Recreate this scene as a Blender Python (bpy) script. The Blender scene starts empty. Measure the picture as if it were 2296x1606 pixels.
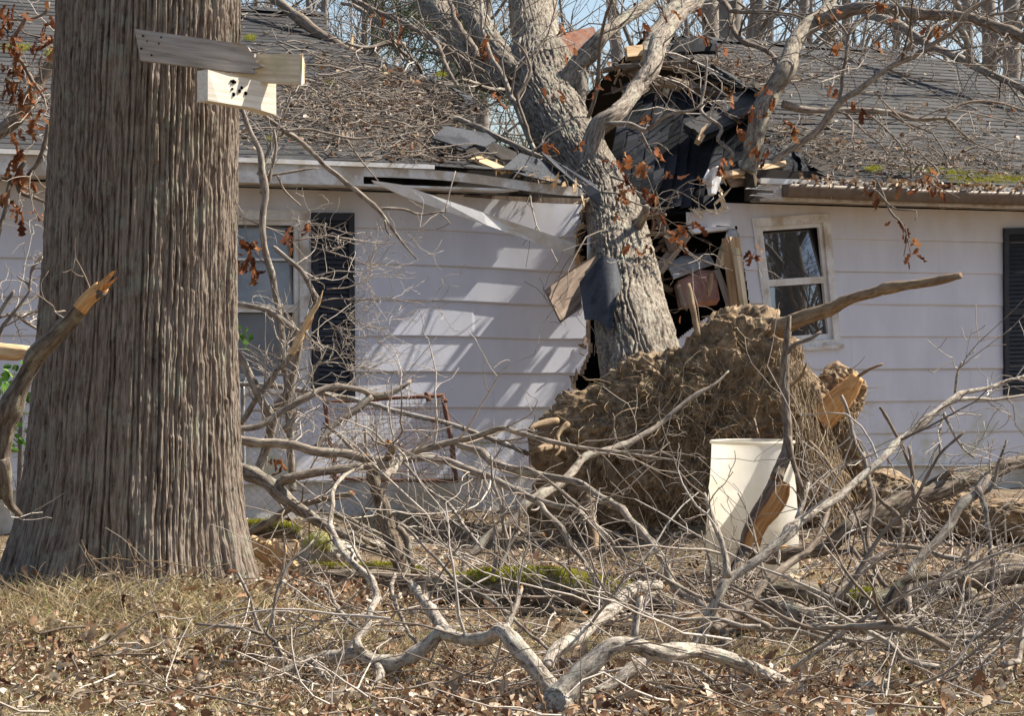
import bpy, math, random
import numpy as np
from mathutils import Vector

# ------------------------------------------------------------------ camera, sky, sun, exposure
scene = bpy.context.scene
COL = scene.collection
K = 36.0 / 85.0 / 2296.0          # metres per unit of D (photo shown 2296 wide) at one metre
EYE, HORIZ = 1.6, 770.0
cam = bpy.data.cameras.new("camera"); camo = bpy.data.objects.new("camera", cam); COL.objects.link(camo)
camo.location = (0, 0, EYE); camo.rotation_euler = (math.radians(90), 0, 0)
cam.lens = 85; cam.sensor_width = 36; cam.shift_y = -(803.0 - HORIZ) / 2296.0
cam.clip_start = 0.1; cam.clip_end = 2000
scene.camera = camo

SUN_AZ, SUN_EL = math.radians(18.5), math.radians(47.0)     # azimuth measured from +x towards +y
SUNV = Vector((math.cos(SUN_EL) * math.cos(SUN_AZ), math.cos(SUN_EL) * math.sin(SUN_AZ), math.sin(SUN_EL)))
world = bpy.data.worlds.new("World"); scene.world = world; world.use_nodes = True
wn = world.node_tree.nodes; wl = world.node_tree.links
sky = wn.new("ShaderNodeTexSky"); sky.sky_type = 'NISHITA'; sky.sun_disc = False
sky.sun_elevation = SUN_EL; sky.sun_rotation = math.pi / 2 - SUN_AZ
sky.air_density = 1.0; sky.dust_density = 1.8; sky.ozone_density = 1.6
wn["Background"].inputs["Strength"].default_value = 0.08
wl.new(sky.outputs[0], wn["Background"].inputs[0])
sun = bpy.data.lights.new("sun", 'SUN'); suno = bpy.data.objects.new("sun", sun); COL.objects.link(suno)
sun.energy = 5.0; sun.angle = math.radians(0.55); sun.color = (1.0, 0.94, 0.84)
suno.rotation_euler = SUNV.to_track_quat('Z', 'Y').to_euler(); suno.location = (30, 10, 40)
scene.view_settings.view_transform = 'Standard'; scene.view_settings.look = 'None'
scene.view_settings.exposure = 1.1; scene.view_settings.gamma = 1.0
scene.cycles.max_bounces = 6; scene.cycles.diffuse_bounces = 3; scene.cycles.transparent_max_bounces = 8

# ------------------------------------------------------------------ coordinates read from the photo
ZN = {'d': (0, 0, 1.0), 'h': (1212.3, 338.3, 3.797), 'k': (1550.6, 930.4, 4.07)}
for i, x0 in enumerate((0, 507.5, 958.6, 1409.6, 1720.9)):
    ZN['t%d' % (i + 1)] = (x0, 0.0, 2.997); ZN['m%d' % (i + 1)] = (x0, 507.5, 2.848); ZN['b%d' % (i + 1)] = (x0, 1043.1, 2.853)
def D(zone, x, y):
    a, b, s = ZN[zone]; return a + x / s, b + y / s
def at(dx, dy, Y): return np.array([(dx - 1148.0) * K * Y, Y, EYE + (HORIZ - dy) * K * Y])
def proj(p):
    p = np.asarray(p, float); Y = np.maximum(p[..., 1], 0.1)
    return np.stack([1148.0 + p[..., 0] / (K * Y), HORIZ - (p[..., 2] - EYE) / (K * Y)], -1)
def hit(dx, dy, p0, n):
    d = np.array([(dx - 1148.0) * K, 1.0, (HORIZ - dy) * K]); o = np.array([0, 0, EYE])
    return o + d * (np.dot(np.asarray(p0) - o, n) / np.dot(d, n))
def inside(pts, poly):
    x, y = pts[..., 0], pts[..., 1]; r = np.zeros(x.shape, bool); j = len(poly) - 1
    for i in range(len(poly)):
        xi, yi = poly[i]; xj, yj = poly[j]
        c = ((yi > y) != (yj > y)) & (x < (xj - xi) * (y - yi) / ((yj - yi) or 1e-9) + xi)
        r ^= c; j = i
    return r

# ------------------------------------------------------------------ noise
def _h(ix, iy, iz):
    n = (ix.astype(np.int64) * 374761393 + iy.astype(np.int64) * 668265263 + iz.astype(np.int64) * 2147483647) & 0xffffffff
    n = ((n ^ (n >> 13)) * 1274126177) & 0xffffffff
    n = ((n ^ (n >> 15)) * 2246822519) & 0xffffffff
    return ((n ^ (n >> 16)) & 0xffff) / 65535.0
def vn(p):
    i = np.floor(p).astype(np.int64); f = p - i; f = f * f * (3 - 2 * f)
    r = 0
    for a in (0, 1):
        wx = f[..., 0] if a else 1 - f[..., 0]
        for b in (0, 1):
            wy = f[..., 1] if b else 1 - f[..., 1]
            for c in (0, 1):
                wz = f[..., 2] if c else 1 - f[..., 2]
                r = r + wx * wy * wz * _h(i[..., 0] + a, i[..., 1] + b, i[..., 2] + c)
    return r
def fbm(p, o=4):
    r = 0; a = 0.5; s = 0
    for k in range(o):
        r = r + a * vn(p * 2 ** k + 17.3 * k); s += a; a *= 0.5
    return r / s
def sst(a, b, x):
    t = np.clip((x - a) / (b - a), 0, 1); return t * t * (3 - 2 * t)
def unit(v): return v / np.maximum(np.linalg.norm(v, axis=-1, keepdims=True), 1e-9)

# ------------------------------------------------------------------ mesh builder
class MB:
    def __init__(s): s.v = []; s.f = []; s.bc = []; s.t = []; s.n = 0
    def add(s, v, faces, bc=None, tint=None):
        v = np.asarray(v, float).reshape(-1, 3); s.v.append(v)
        s.bc.append(v if bc is None else np.asarray(bc, float).reshape(-1, 3))
        s.t.append(np.full(len(v), 0.5) if tint is None else np.broadcast_to(np.asarray(tint, float).ravel(), (len(v),)) if np.size(tint) in (1, len(v)) else np.full(len(v), .5))
        if isinstance(faces, list) and not isinstance(faces[0], np.ndarray): faces = np.array(faces)
        for f in (faces if isinstance(faces, list) else [faces]):
            f = np.asarray(f, np.int64)
            if f.size: s.f.append(f + s.n)
        s.n += len(v); return s
def grid_faces(nr, nc, wrap=False):
    r = np.arange(nr - 1)[:, None]; c = np.arange(nc if wrap else nc - 1)[None, :]; c2 = (c + 1) % nc
    return np.stack([r * nc + c, r * nc + c2, (r + 1) * nc + c2, (r + 1) * nc + c], -1).reshape(-1, 4)
ORG = {}
def obj(name, mb, mat, parent=None, origin=None, smooth=True):
    V = np.concatenate(mb.v); 
    if parent is not None: org = ORG[parent.name]
    elif origin is not None: org = np.asarray(origin, float)
    else: org = np.array([(V[:, 0].min() + V[:, 0].max()) / 2, (V[:, 1].min() + V[:, 1].max()) / 2, V[:, 2].min()])
    me = bpy.data.meshes.new(name); me.vertices.add(len(V)); me.vertices.foreach_set("co", (V - org).astype(np.float32).ravel())
    li = np.concatenate([f.ravel() for f in mb.f]); ls = np.concatenate([np.full(len(f), f.shape[1]) for f in mb.f])
    st = np.concatenate([[0], np.cumsum(ls)[:-1]])
    me.loops.add(len(li)); me.loops.foreach_set("vertex_index", li.astype(np.int32))
    me.polygons.add(len(ls)); me.polygons.foreach_set("loop_start", st.astype(np.int32))
    me.polygons.foreach_set("use_smooth", np.full(len(ls), bool(smooth)))
    me.update(calc_edges=True)
    a = me.attributes.new("bc", 'FLOAT_VECTOR', 'POINT'); a.data.foreach_set("vector", np.concatenate(mb.bc).astype(np.float32).ravel())
    a = me.attributes.new("tint", 'FLOAT', 'POINT'); a.data.foreach_set("value", np.concatenate(mb.t).astype(np.float32))
    me.validate()
    me.materials.append(mat)
    o = bpy.data.objects.new(name, me); COL.objects.link(o)
    if parent is not None: o.parent = parent
    else: o.location = org
    ORG[o.name] = org
    return o
def tag(o, label=None, cat=None, group=None, kind=None):
    if label: o["label"] = label
    if cat: o["category"] = cat
    if group: o["group"] = group
    if kind: o["kind"] = kind
    return o
def empty(name, loc, label, cat, group=None):
    o = bpy.data.objects.new(name, None); COL.objects.link(o); o.location = loc; o.empty_display_size = .1
    ORG[o.name] = np.asarray(loc, float); return tag(o, label, cat, group)

# ------------------------------------------------------------------ materials
def mat(name):
    m = bpy.data.materials.new(name); m.use_nodes = True; nt = m.node_tree
    return m, nt.nodes, nt.links, nt.nodes["Principled BSDF"]
def attr(N, name):
    a = N.new("ShaderNodeAttribute"); a.attribute_name = name; return a
def noise(N, L, vec, scale, detail=4, rough=.55, stretch=None):
    if stretch is not None:
        mp = N.new("ShaderNodeMapping"); mp.inputs["Scale"].default_value = stretch; L.new(vec, mp.inputs[0]); vec = mp.outputs[0]
    n = N.new("ShaderNodeTexNoise"); n.inputs["Scale"].default_value = scale; n.inputs["Detail"].default_value = detail
    n.inputs["Roughness"].default_value = rough; L.new(vec, n.inputs["Vector"]); return n.outputs["Fac"]
def ramp(N, L, fac, stops):
    r = N.new("ShaderNodeValToRGB"); e = r.color_ramp.elements
    while len(e) < len(stops): e.new(0.5)
    for k, (p, c) in enumerate(stops): e[k].position = p; e[k].color = (*c, 1)
    L.new(fac, r.inputs[0]); return r.outputs[0]
def mix(N, L, fac, a, b, mode='MIX'):
    m = N.new("ShaderNodeMix"); m.data_type = 'RGBA'; m.blend_type = mode
    if isinstance(fac, (int, float)): m.inputs[0].default_value = fac
    else: L.new(fac, m.inputs[0])
    for s, x in ((6, a), (7, b)):
        if isinstance(x, tuple): m.inputs[s].default_value = (*x, 1)
        else: L.new(x, m.inputs[s])
    return m.outputs[2]
def math_(N, L, op, a, b=None):
    m = N.new("ShaderNodeMath"); m.operation = op
    for i, x in enumerate((a, b)):
        if x is None: continue
        if isinstance(x, (int, float)): m.inputs[i].default_value = x
        else: L.new(x, m.inputs[i])
    return m.outputs[0]
def bump(N, L, B, h, s=.4, d=.01):
    b = N.new("ShaderNodeBump"); b.inputs["Strength"].default_value = s; b.inputs["Distance"].default_value = d
    L.new(h, b.inputs["Height"]); L.new(b.outputs[0], B.inputs["Normal"])
def m_bark(name, c0, c1, c2, lich=None, st=(30, 30, 5), rough=.95, bd=.012):
    m, N, L, B = mat(name); bc = attr(N, "bc").outputs["Vector"]
    f = noise(N, L, bc, 1, 6, .65, st); g = noise(N, L, bc, 3.5, 3, .6)
    f2 = noise(N, L, bc, 1, 4, .7, tuple(x * 3.2 for x in st)); fm = mix(N, L, .4, f, f2)
    c = ramp(N, L, fm, [(.40, c0), (.495, c1), (.60, c2)])
    c = mix(N, L, math_(N, L, 'MULTIPLY', g, .45), c, c0)
    if lich:
        p = noise(N, L, bc, 7, 5, .7); c = mix(N, L, ramp(N, L, p, [(.53, (0, 0, 0)), (.66, (.75, .75, .75))]), c, lich)
    L.new(c, B.inputs["Base Color"]); B.inputs["Roughness"].default_value = rough; B.inputs["Specular IOR Level"].default_value = .15
    bump(N, L, B, fm, .95, bd); return m
def m_tint(name, cols, spread=(0, 1), trans=0, nz=25, rough=.9):
    """colour picked by the per-piece tint, with noise on top"""
    m, N, L, B = mat(name); t = attr(N, "tint").outputs["Fac"]
    n = len(cols); c = ramp(N, L, t, [(k / max(n - 1, 1), x) for k, x in enumerate(cols)])
    g = noise(N, L, attr(N, "bc").outputs["Vector"], nz, 3)
    c = mix(N, L, .55, c, ramp(N, L, g, [(.3, (.35, .35, .35)), (.7, (1, 1, 1))]), 'MULTIPLY')
    L.new(c, B.inputs["Base Color"]); B.inputs["Roughness"].default_value = rough; B.inputs["Specular IOR Level"].default_value = .2
    if trans:
        T = N.new("ShaderNodeBsdfTranslucent"); L.new(c, T.inputs[0]); S = N.new("ShaderNodeMixShader"); S.inputs[0].default_value = trans
        L.new(B.outputs[0], S.inputs[1]); L.new(T.outputs[0], S.inputs[2]); L.new(S.outputs[0], N["Material Output"].inputs[0])
    return m
def m_wood(name, c0, c1, c2, st=(60, 60, 4), stain=None):
    m, N, L, B = mat(name); bc = attr(N, "bc").outputs["Vector"]
    f = noise(N, L, bc, 1, 5, .6, st); c = ramp(N, L, f, [(.3, c0), (.5, c1), (.72, c2)])
    if stain:
        g = noise(N, L, bc, 5, 4, .6); c = mix(N, L, ramp(N, L, g, [(.5, (0, 0, 0)), (.68, (.8, .8, .8))]), c, stain)
    L.new(c, B.inputs["Base Color"]); B.inputs["Roughness"].default_value = .85; B.inputs["Specular IOR Level"].default_value = .2
    bump(N, L, B, f, .5, .004); return m
def m_noise(name, c0, c1, sc=20, rough=.8, metal=0, bd=0, c2=None, sc2=4, lo=.35, hi=.65, spec=.3):
    m, N, L, B = mat(name); v = attr(N, "bc").outputs["Vector"]
    f = noise(N, L, v, sc, 5, .65); c = ramp(N, L, f, [(lo, c0), (hi, c1)])
    if c2: g = noise(N, L, v, sc2, 4, .6); c = mix(N, L, ramp(N, L, g, [(.48, (0, 0, 0)), (.62, (1, 1, 1))]), c, c2)
    L.new(c, B.inputs["Base Color"]); B.inputs["Roughness"].default_value = rough; B.inputs["Metallic"].default_value = metal
    B.inputs["Specular IOR Level"].default_value = spec
    if bd: bump(N, L, B, f, .6, bd)
    return m
M = {}
M['oak'] = m_bark("bark_oak", (.085, .06, .044), (.255, .20, .155), (.41, .34, .275), (.29, .28, .21), (60, 60, 5), bd=.02)
M['fallen'] = m_bark("bark_fallen", (.075, .058, .044), (.245, .205, .16), (.43, .375, .30), (.38, .37, .28), (40, 40, 11), bd=.02)
M['pale'] = m_bark("bark_pale", (.09, .068, .05), (.41, .35, .28), (.68, .60, .50), (.50, .48, .38), (45, 45, 16), bd=.015)
M['limb'] = m_bark("bark_limb", (.10, .08, .062), (.255, .21, .168), (.45, .385, .315), (.38, .37, .29), (40, 40, 9), bd=.006)
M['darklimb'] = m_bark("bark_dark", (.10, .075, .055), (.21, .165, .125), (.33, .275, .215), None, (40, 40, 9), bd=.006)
M['log'] = m_bark("bark_log", (.055, .04, .028), (.17, .13, .095), (.33, .27, .21), (.30, .29, .19), (25, 25, 4), bd=.02)
M['twig'] = m_tint("twig", [(.13, .095, .07), (.33, .27, .215), (.62, .55, .47)], nz=40)
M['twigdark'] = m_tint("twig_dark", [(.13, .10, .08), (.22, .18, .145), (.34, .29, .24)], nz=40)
M['split'] = m_wood("split_wood", (.36, .16, .055), (.55, .29, .11), (.70, .44, .20), (70, 70, 6))
M['palesplit'] = m_wood("pale_split_wood", (.42, .25, .12), (.60, .41, .22), (.74, .57, .36), (70, 70, 6))
M['board'] = m_wood("weathered_board", (.22, .18, .15), (.36, .31, .26), (.47, .41, .35), (50, 50, 3))
M['paleboard'] = m_wood("pale_board", (.50, .40, .27), (.66, .55, .39), (.76, .66, .49), (50, 50, 3), (.42, .38, .20))
M['newboard'] = m_wood("sun_bleached_board", (.60, .53, .42), (.74, .67, .55), (.82, .76, .65), (45, 45, 3))
M['brownboard'] = m_wood("brown_board", (.12, .085, .06), (.23, .17, .125), (.33, .26, .20), (30, 30, 3))
M['stud'] = m_wood("stud_wood", (.30, .19, .10), (.45, .31, .18), (.56, .42, .27), (40, 40, 3))
M['dirt'] = m_noise("dirt", (.115, .077, .046), (.36, .265, .165), 14, .98, bd=.03, c2=(.19, .125, .07), sc2=4, lo=.4, hi=.62)
M['rootbark'] = m_bark("root_bark", (.15, .10, .06), (.27, .19, .115), (.40, .30, .195), None, (40, 40, 8), bd=.008)
M['rootlet'] = m_tint("rootlet", [(.17, .12, .07), (.34, .25, .155), (.55, .44, .30)], nz=60)
M['leaf'] = m_tint("dead_leaf", [(.12, .042, .02), (.28, .10, .038), (.42, .20, .085)], trans=.3, nz=30)
M['litter'] = m_tint("leaf_litter", [(.13, .055, .03), (.33, .19, .105), (.52, .40, .27), (.74, .64, .51)], trans=.12, nz=30)
M['grass'] = m_tint("grass_blade", [(.20, .26, .06), (.36, .30, .13), (.52, .41, .23), (.70, .58, .39)], trans=.25, nz=10)
M['moss'] = m_tint("moss", [(.20, .19, .025), (.40, .39, .05), (.56, .54, .09)], trans=.2, nz=40)
M['green'] = m_tint("green_leaf", [(.05, .14, .02), (.12, .26, .04), (.22, .40, .08)], trans=.35, nz=10)
M['pine'] = m_tint("pine_needles", [(.09, .13, .035), (.17, .22, .07), (.26, .31, .11)], trans=.3, nz=5)
M['forest'] = m_tint("forest_bark", [(.18, .155, .13), (.28, .245, .21), (.40, .355, .30)], nz=6)
M['metal'] = m_noise("galvanised", (.30, .31, .32), (.50, .51, .52), 30, .55, .6, c2=(.24, .19, .14), sc2=6)
M['rail'] = m_noise("fence_rail", (.19, .175, .155), (.33, .31, .28), 30, .7, .3, c2=(.20, .14, .09), sc2=5)
M['rust'] = m_noise("rusty_iron", (.12, .05, .03), (.27, .12, .07), 25, .9, .1, c2=(.20, .12, .09), sc2=8)
M['wire'] = m_noise("wire", (.22, .20, .18), (.36, .34, .31), 20, .6, .4)
M['trim'] = m_noise("white_trim", (.66, .65, .63), (.78, .77, .76), 12, .6, c2=(.58, .53, .45), sc2=2.5)
M['oldtrim'] = m_noise("peeling_trim", (.58, .56, .53), (.74, .73, .71), 14, .7, c2=(.44, .37, .29), sc2=5, bd=.002)
M['gutter'] = m_noise("brown_gutter", (.12, .085, .06), (.18, .135, .10), 10, .5, .1)
M['shutter'] = m_noise("dark_shutter", (.016, .018, .024), (.03, .033, .042), 8, .55)
M['concrete'] = m_noise("skirt_paint", (.50, .49, .46), (.66, .65, .63), 8, .9, c2=(.38, .36, .30), sc2=2)
M['stone'] = m_noise("boulder", (.30, .27, .22), (.50, .46, .39), 14, .95, bd=.02, c2=(.26, .24, .17), sc2=5)
M['inside'] = m_noise("indoor_shade", (.022, .018, .015), (.05, .042, .035), 3, .95)  # near-black colour stands in for shade indoors and under the roof
M['drywall'] = m_noise("drywall", (.42, .41, .39), (.55, .54, .52), 9, .9, c2=(.33, .27, .22), sc2=4)
M['insul'] = m_noise("insulation", (.35, .17, .13), (.52, .29, .23), 12, .95, bd=.02, c2=(.28, .17, .11), sc2=4)
M['felt'] = m_tint("shingle_felt", [(.006, .007, .008), (.018, .019, .023), (.055, .058, .066)], nz=60)
M['flap'] = m_noise("shingle_flap", (.035, .037, .043), (.085, .088, .096), 90, .85, bd=.003, c2=(.028, .03, .035), sc2=4)
def m_roof():
    m, N, L, B = mat("asphalt_shingle"); t = attr(N, "tint").outputs["Fac"]; bc = attr(N, "bc").outputs["Vector"]
    c = ramp(N, L, t, [(0, (.034, .033, .034)), (.5, (.056, .055, .054)), (1, (.080, .077, .074))])
    g = noise(N, L, bc, 170, 2, .7); c = mix(N, L, .8, c, ramp(N, L, g, [(.3, (.35, .35, .36)), (.68, (1, 1, 1))]), 'MULTIPLY')
    s = noise(N, L, bc, 1.2, 4, .6); c = mix(N, L, ramp(N, L, s, [(.5, (0, 0, 0)), (.7, (.6, .6, .6))]), c, (.055, .05, .042))
    L.new(c, B.inputs["Base Color"]); B.inputs["Roughness"].default_value = .85; B.inputs["Specular IOR Level"].default_value = .3
    bump(N, L, B, g, .5, .003); return m
M['roof'] = m_roof()
def m_siding():
    m, N, L, B = mat("white_siding"); bc = attr(N, "bc").outputs["Vector"]
    sp = N.new("ShaderNodeSeparateXYZ"); L.new(bc, sp.inputs[0])
    g = noise(N, L, bc, 3, 5, .6, (1, 1, .35)); c = ramp(N, L, g, [(.35, (.575, .58, .635)), (.65, (.66, .665, .72))])
    lowz = N.new("ShaderNodeMapRange"); lowz.inputs[1].default_value = 1.25; lowz.inputs[2].default_value = .45; L.new(sp.outputs[2], lowz.inputs[0])
    st = noise(N, L, bc, 2.6, 6, .7); k = math_(N, L, 'MULTIPLY', lowz.outputs[0], ramp(N, L, st, [(.48, (0, 0, 0)), (.63, (1, 1, 1))]))
    c = mix(N, L, k, c, (.42, .42, .26))
    hi = N.new("ShaderNodeMapRange"); hi.inputs[1].default_value = 2.25; hi.inputs[2].default_value = 2.8; L.new(sp.outputs[2], hi.inputs[0])
    st2 = noise(N, L, bc, 2.2, 5, .65, (1, 1, .5)); k2 = math_(N, L, 'MULTIPLY', hi.outputs[0], ramp(N, L, st2, [(.36, (0, 0, 0)), (.7, (.75, .75, .75))]))
    c = mix(N, L, k2, c, (.52, .43, .32))
    f = noise(N, L, bc, 90, 2, .6, (1, 1, .2)); L.new(c, B.inputs["Base Color"]); B.inputs["Roughness"].default_value = .7
    bump(N, L, B, f, .12, .002); return m
M['siding'] = m_siding()
def m_glass(name, c, r=.012):
    m, N, L, B = mat(name); B.inputs["Base Color"].default_value = (*c, 1); B.inputs["Roughness"].default_value = r
    B.inputs["Specular IOR Level"].default_value = .5; B.inputs["IOR"].default_value = 2.7; return m
M['glass'] = m_glass("window_glass", (.02, .022, .026))
M['curtain'] = m_noise("curtained_glass", (.14, .14, .14), (.24, .24, .235), 4, .12, spec=.9)
M['screen'] = m_noise("window_screen", (.075, .075, .078), (.13, .13, .135), 3, .35, spec=.9)
def m_drum():
    m, N, L, B = mat("drum_plastic"); bc = attr(N, "bc").outputs["Vector"]
    g = noise(N, L, bc, 4, 5, .6, (1, 1, .6)); c = ramp(N, L, g, [(.4, (.82, .785, .70)), (.68, (.70, .64, .52))])
    sp = N.new("ShaderNodeSeparateXYZ"); L.new(bc, sp.inputs[0]); mr = N.new("ShaderNodeMapRange"); mr.inputs[1].default_value = .45; mr.inputs[2].default_value = .1; L.new(sp.outputs[2], mr.inputs[0])
    h = noise(N, L, bc, 7, 5, .7, (1, 1, .4)); c = mix(N, L, math_(N, L, 'MULTIPLY', mr.outputs[0], ramp(N, L, h, [(.42, (0, 0, 0)), (.62, (.8, .8, .8))])), c, (.42, .35, .25))
    L.new(c, B.inputs["Base Color"]); B.inputs["Roughness"].default_value = .42
    T = N.new("ShaderNodeBsdfTranslucent"); L.new(c, T.inputs[0]); S = N.new("ShaderNodeMixShader"); S.inputs[0].default_value = .5
    L.new(B.outputs[0], S.inputs[1]); L.new(T.outputs[0], S.inputs[2]); L.new(S.outputs[0], N["Material Output"].inputs[0]); return m
M['drum'] = m_drum()
def m_ground():
    m, N, L, B = mat("ground_soil"); bc = attr(N, "bc").outputs["Vector"]
    a = noise(N, L, bc, 2.2, 6, .65); b = noise(N, L, bc, 45, 4, .7)
    c = ramp(N, L, a, [(.3, (.095, .058, .034)), (.5, (.195, .135, .078)), (.7, (.32, .245, .145))])
    c = mix(N, L, .75, c, ramp(N, L, b, [(.3, (.3, .28, .25)), (.65, (1, 1, 1))]), 'MULTIPLY')
    L.new(c, B.inputs["Base Color"]); B.inputs["Roughness"].default_value = 1; bump(N, L, B, b, .8, .03); return m
M['ground'] = m_ground()

# ------------------------------------------------------------------ tubes, twigs, leaves
def crom(P, R, step):
    P = np.asarray(P, float); R = np.asarray(R, float)
    if len(P) == 2: P = np.array([P[0], (P[0] + P[1]) / 2, P[1]]); R = np.array([R[0], R.mean(), R[1]])
    Q = np.vstack([2 * P[0] - P[1], P, 2 * P[-1] - P[-2]]); out = []; ro = []
    for i in range(len(P) - 1):
        n = max(2, int(np.linalg.norm(P[i + 1] - P[i]) / step)); t = np.linspace(0, 1, n, endpoint=False)[:, None]
        a, b, c, d = Q[i], Q[i + 1], Q[i + 2], Q[i + 3]
        out.append(.5 * (2 * b + (c - a) * t + (2 * a - 5 * b + 4 * c - d) * t ** 2 + (3 * b - a - 3 * c + d) * t ** 3))
        ro.append((R[i] + (R[i + 1] - R[i]) * t[:, 0]))
    out.append(P[-1:]); ro.append(R[-1:])
    return np.vstack(out), np.concatenate(ro)
def ridges(TH, Z, N, seed=0.0, zl=.45, wob=1.0, ax=2.2):
    """long parallel bark ridges parted by narrow furrows; N round the stem; 0 in a furrow, about 1 on a ridge"""
    c, sn = np.cos(TH), np.sin(TH); B = np.stack([c * ax, sn * ax, Z * 1.2 / (zl / .45) + seed], -1)
    f = TH / (2 * math.pi) * N + wob * 2.6 * (fbm(B, 2) - .5) + wob * 1.5 * (fbm(B * 3.4 + 7, 2) - .5) + wob * .5 * (fbm(B * np.array([16, 16, 11.]) + 3, 2) - .5)
    i = np.floor(f); fr = f - i; nb = np.floor(f + .5) % N; z0 = 0 * Z
    dep = .22 + .78 * sst(.28, .55, vn(np.stack([nb * 5.13 + seed, Z / zl, z0 + 3], -1)))
    top = .62 + .38 * vn(np.stack([(i % N) * 7.31, Z / (zl * .45), z0 + seed], -1)) - .32 * sst(.66, .76, vn(np.stack([(i % N) * 3.7, Z / (zl * .26), z0 + 9 + seed], -1)))
    q = np.abs(2 * fr - 1); return top * (1 - dep * (sst(.35, 1.0, q) ** 1.3))
def bark_disp(bc, amp, cu, cv, N=40, seed=0.0):
    TH = np.arctan2(bc[..., 1], bc[..., 0]); e = fbm(bc * np.array([120, 120, 26.]), 2) - .5
    return amp * (ridges(TH, bc[..., 2], N, seed, cv) - .75) + e * amp * .45
def tube(mb, P, R, sides=None, step=None, amp=0, cu=.04, cv=.25, tint=.5, lump=.08, cap=True, seed=0.0):
    R = np.asarray(R, float); rm = R.max()
    step = step or max(.02, rm * 1.1); P, R = crom(P, R, step); n = len(P)
    sides = sides or int(np.clip(2 * math.pi * rm / .012, 6, 40))
    if .007 < rm < .16 and n > 6 and n * step > rm * 16:
        rg = np.random.default_rng(int(abs(P[0] @ np.array([131., 57., 911.])) * 1000) % 99991); q = np.stack([np.arange(n) * step / (rm * 5), np.zeros(n), np.zeros(n) + seed + rg.uniform(0, 99)], -1)
        P = P + (np.stack([vn(q + 3.1), vn(q + 31.7), vn(q + 77.3)], -1) - .5) * (R[:, None] * .9); kn = np.zeros(n)
        for _ in range(int(n * step / (rm * 9)) + 1): kn = kn + rg.uniform(.03, .3) * np.exp(-((np.arange(n) - rg.uniform(0, n)) * step / (rm * rg.uniform(.6, 1.5))) ** 2)
        R = R * (1 + np.minimum(kn, .45))
    T = unit(np.gradient(P, axis=0)); u = np.zeros_like(P)
    r0 = np.array([0, 0, 1.]) if abs(T[0, 2]) < .8 else np.array([1., 0, 0]); x = np.cross(T[0], r0); x /= np.linalg.norm(x)
    for i in range(n):
        x = x - T[i] * np.dot(x, T[i]); x /= np.linalg.norm(x); u[i] = x
    v = np.cross(T, u); th = np.linspace(0, 2 * math.pi, sides, endpoint=False)
    L = np.concatenate([[0], np.cumsum(np.linalg.norm(np.diff(P, axis=0), axis=1))])
    cs, sn = np.cos(th), np.sin(th)
    bc = np.stack([R[:, None] * cs, R[:, None] * sn, np.repeat((L + seed)[:, None], sides, 1)], -1)
    rad = R[:, None] * (1 + lump * 2 * (fbm(bc * np.array([1 / max(rm, .01) * .8] * 2 + [2.5 / max(rm * 6, .06)]), 2) - .5))
    if amp: rad = rad + bark_disp(bc, amp, cu, cv, max(9, int(2 * math.pi * np.median(R) / (cu * 1.55))), seed)
    V = P[:, None] + rad[..., None] * (u[:, None] * cs[None, :, None] + v[:, None] * sn[None, :, None])
    F = [grid_faces(n, sides, True)]
    V = V.reshape(-1, 3); bcf = bc.reshape(-1, 3)
    if cap:
        V = np.vstack([V, P[:1], P[-1:]]); bcf = np.vstack([bcf, [[0, 0, L[0] + seed]], [[0, 0, L[-1] + seed]]]); k = np.arange(sides); k2 = (k + 1) % sides; b = n * sides
        F.append(np.stack([np.full(sides, b), k2, k], -1)); F.append(np.stack([np.full(sides, b + 1), (n - 1) * sides + k, (n - 1) * sides + k2], -1))
    mb.add(V, F, bcf, tint)
def many_tubes(mb, P, R, sides=4, tint=None):
    """P (N,K,3), R (N,K): N thin tubes at once"""
    N, Kn, _ = P.shape
    T = unit(np.gradient(P, axis=1)); ref = np.where(np.abs(T[:, :1, 2:]) < .8, np.array([0, 0, 1.]), np.array([1., 0, 0]))
    u = unit(np.cross(T, np.broadcast_to(ref, T.shape))); v = np.cross(T, u)
    th = np.linspace(0, 2 * math.pi, sides, endpoint=False)
    V = P[:, :, None] + R[:, :, None, None] * (u[:, :, None] * np.cos(th)[:, None] + v[:, :, None] * np.sin(th)[:, None])
    f = grid_faces(Kn, sides, True); F = (f[None] + (np.arange(N) * Kn * sides)[:, None, None]).reshape(-1, 4)
    t = np.full(N, .5) if tint is None else tint
    mb.add(V.reshape(-1, 3), F, None, np.repeat(t, Kn * sides))
def grow(rng, S, Dv, L, R, Kn=7, wig=.35, zb=0.0):
    N = len(S); P = np.zeros((N, Kn, 3)); P[:, 0] = S; d = unit(Dv)
    for k in range(1, Kn):
        d = unit(d + rng.normal(0, wig, (N, 3)) + np.array([0, 0, zb])); P[:, k] = P[:, k - 1] + d * (L / (Kn - 1))[:, None]
    return P, R[:, None] * np.linspace(1, .4, Kn)[None]
def spread_dirs(rng, T, lo=.5, hi=1.2):
    q = unit(np.cross(T, unit(rng.normal(size=T.shape)))); a = rng.uniform(lo, hi, (len(T), 1)); return T * np.cos(a) + q * np.sin(a)
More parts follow.
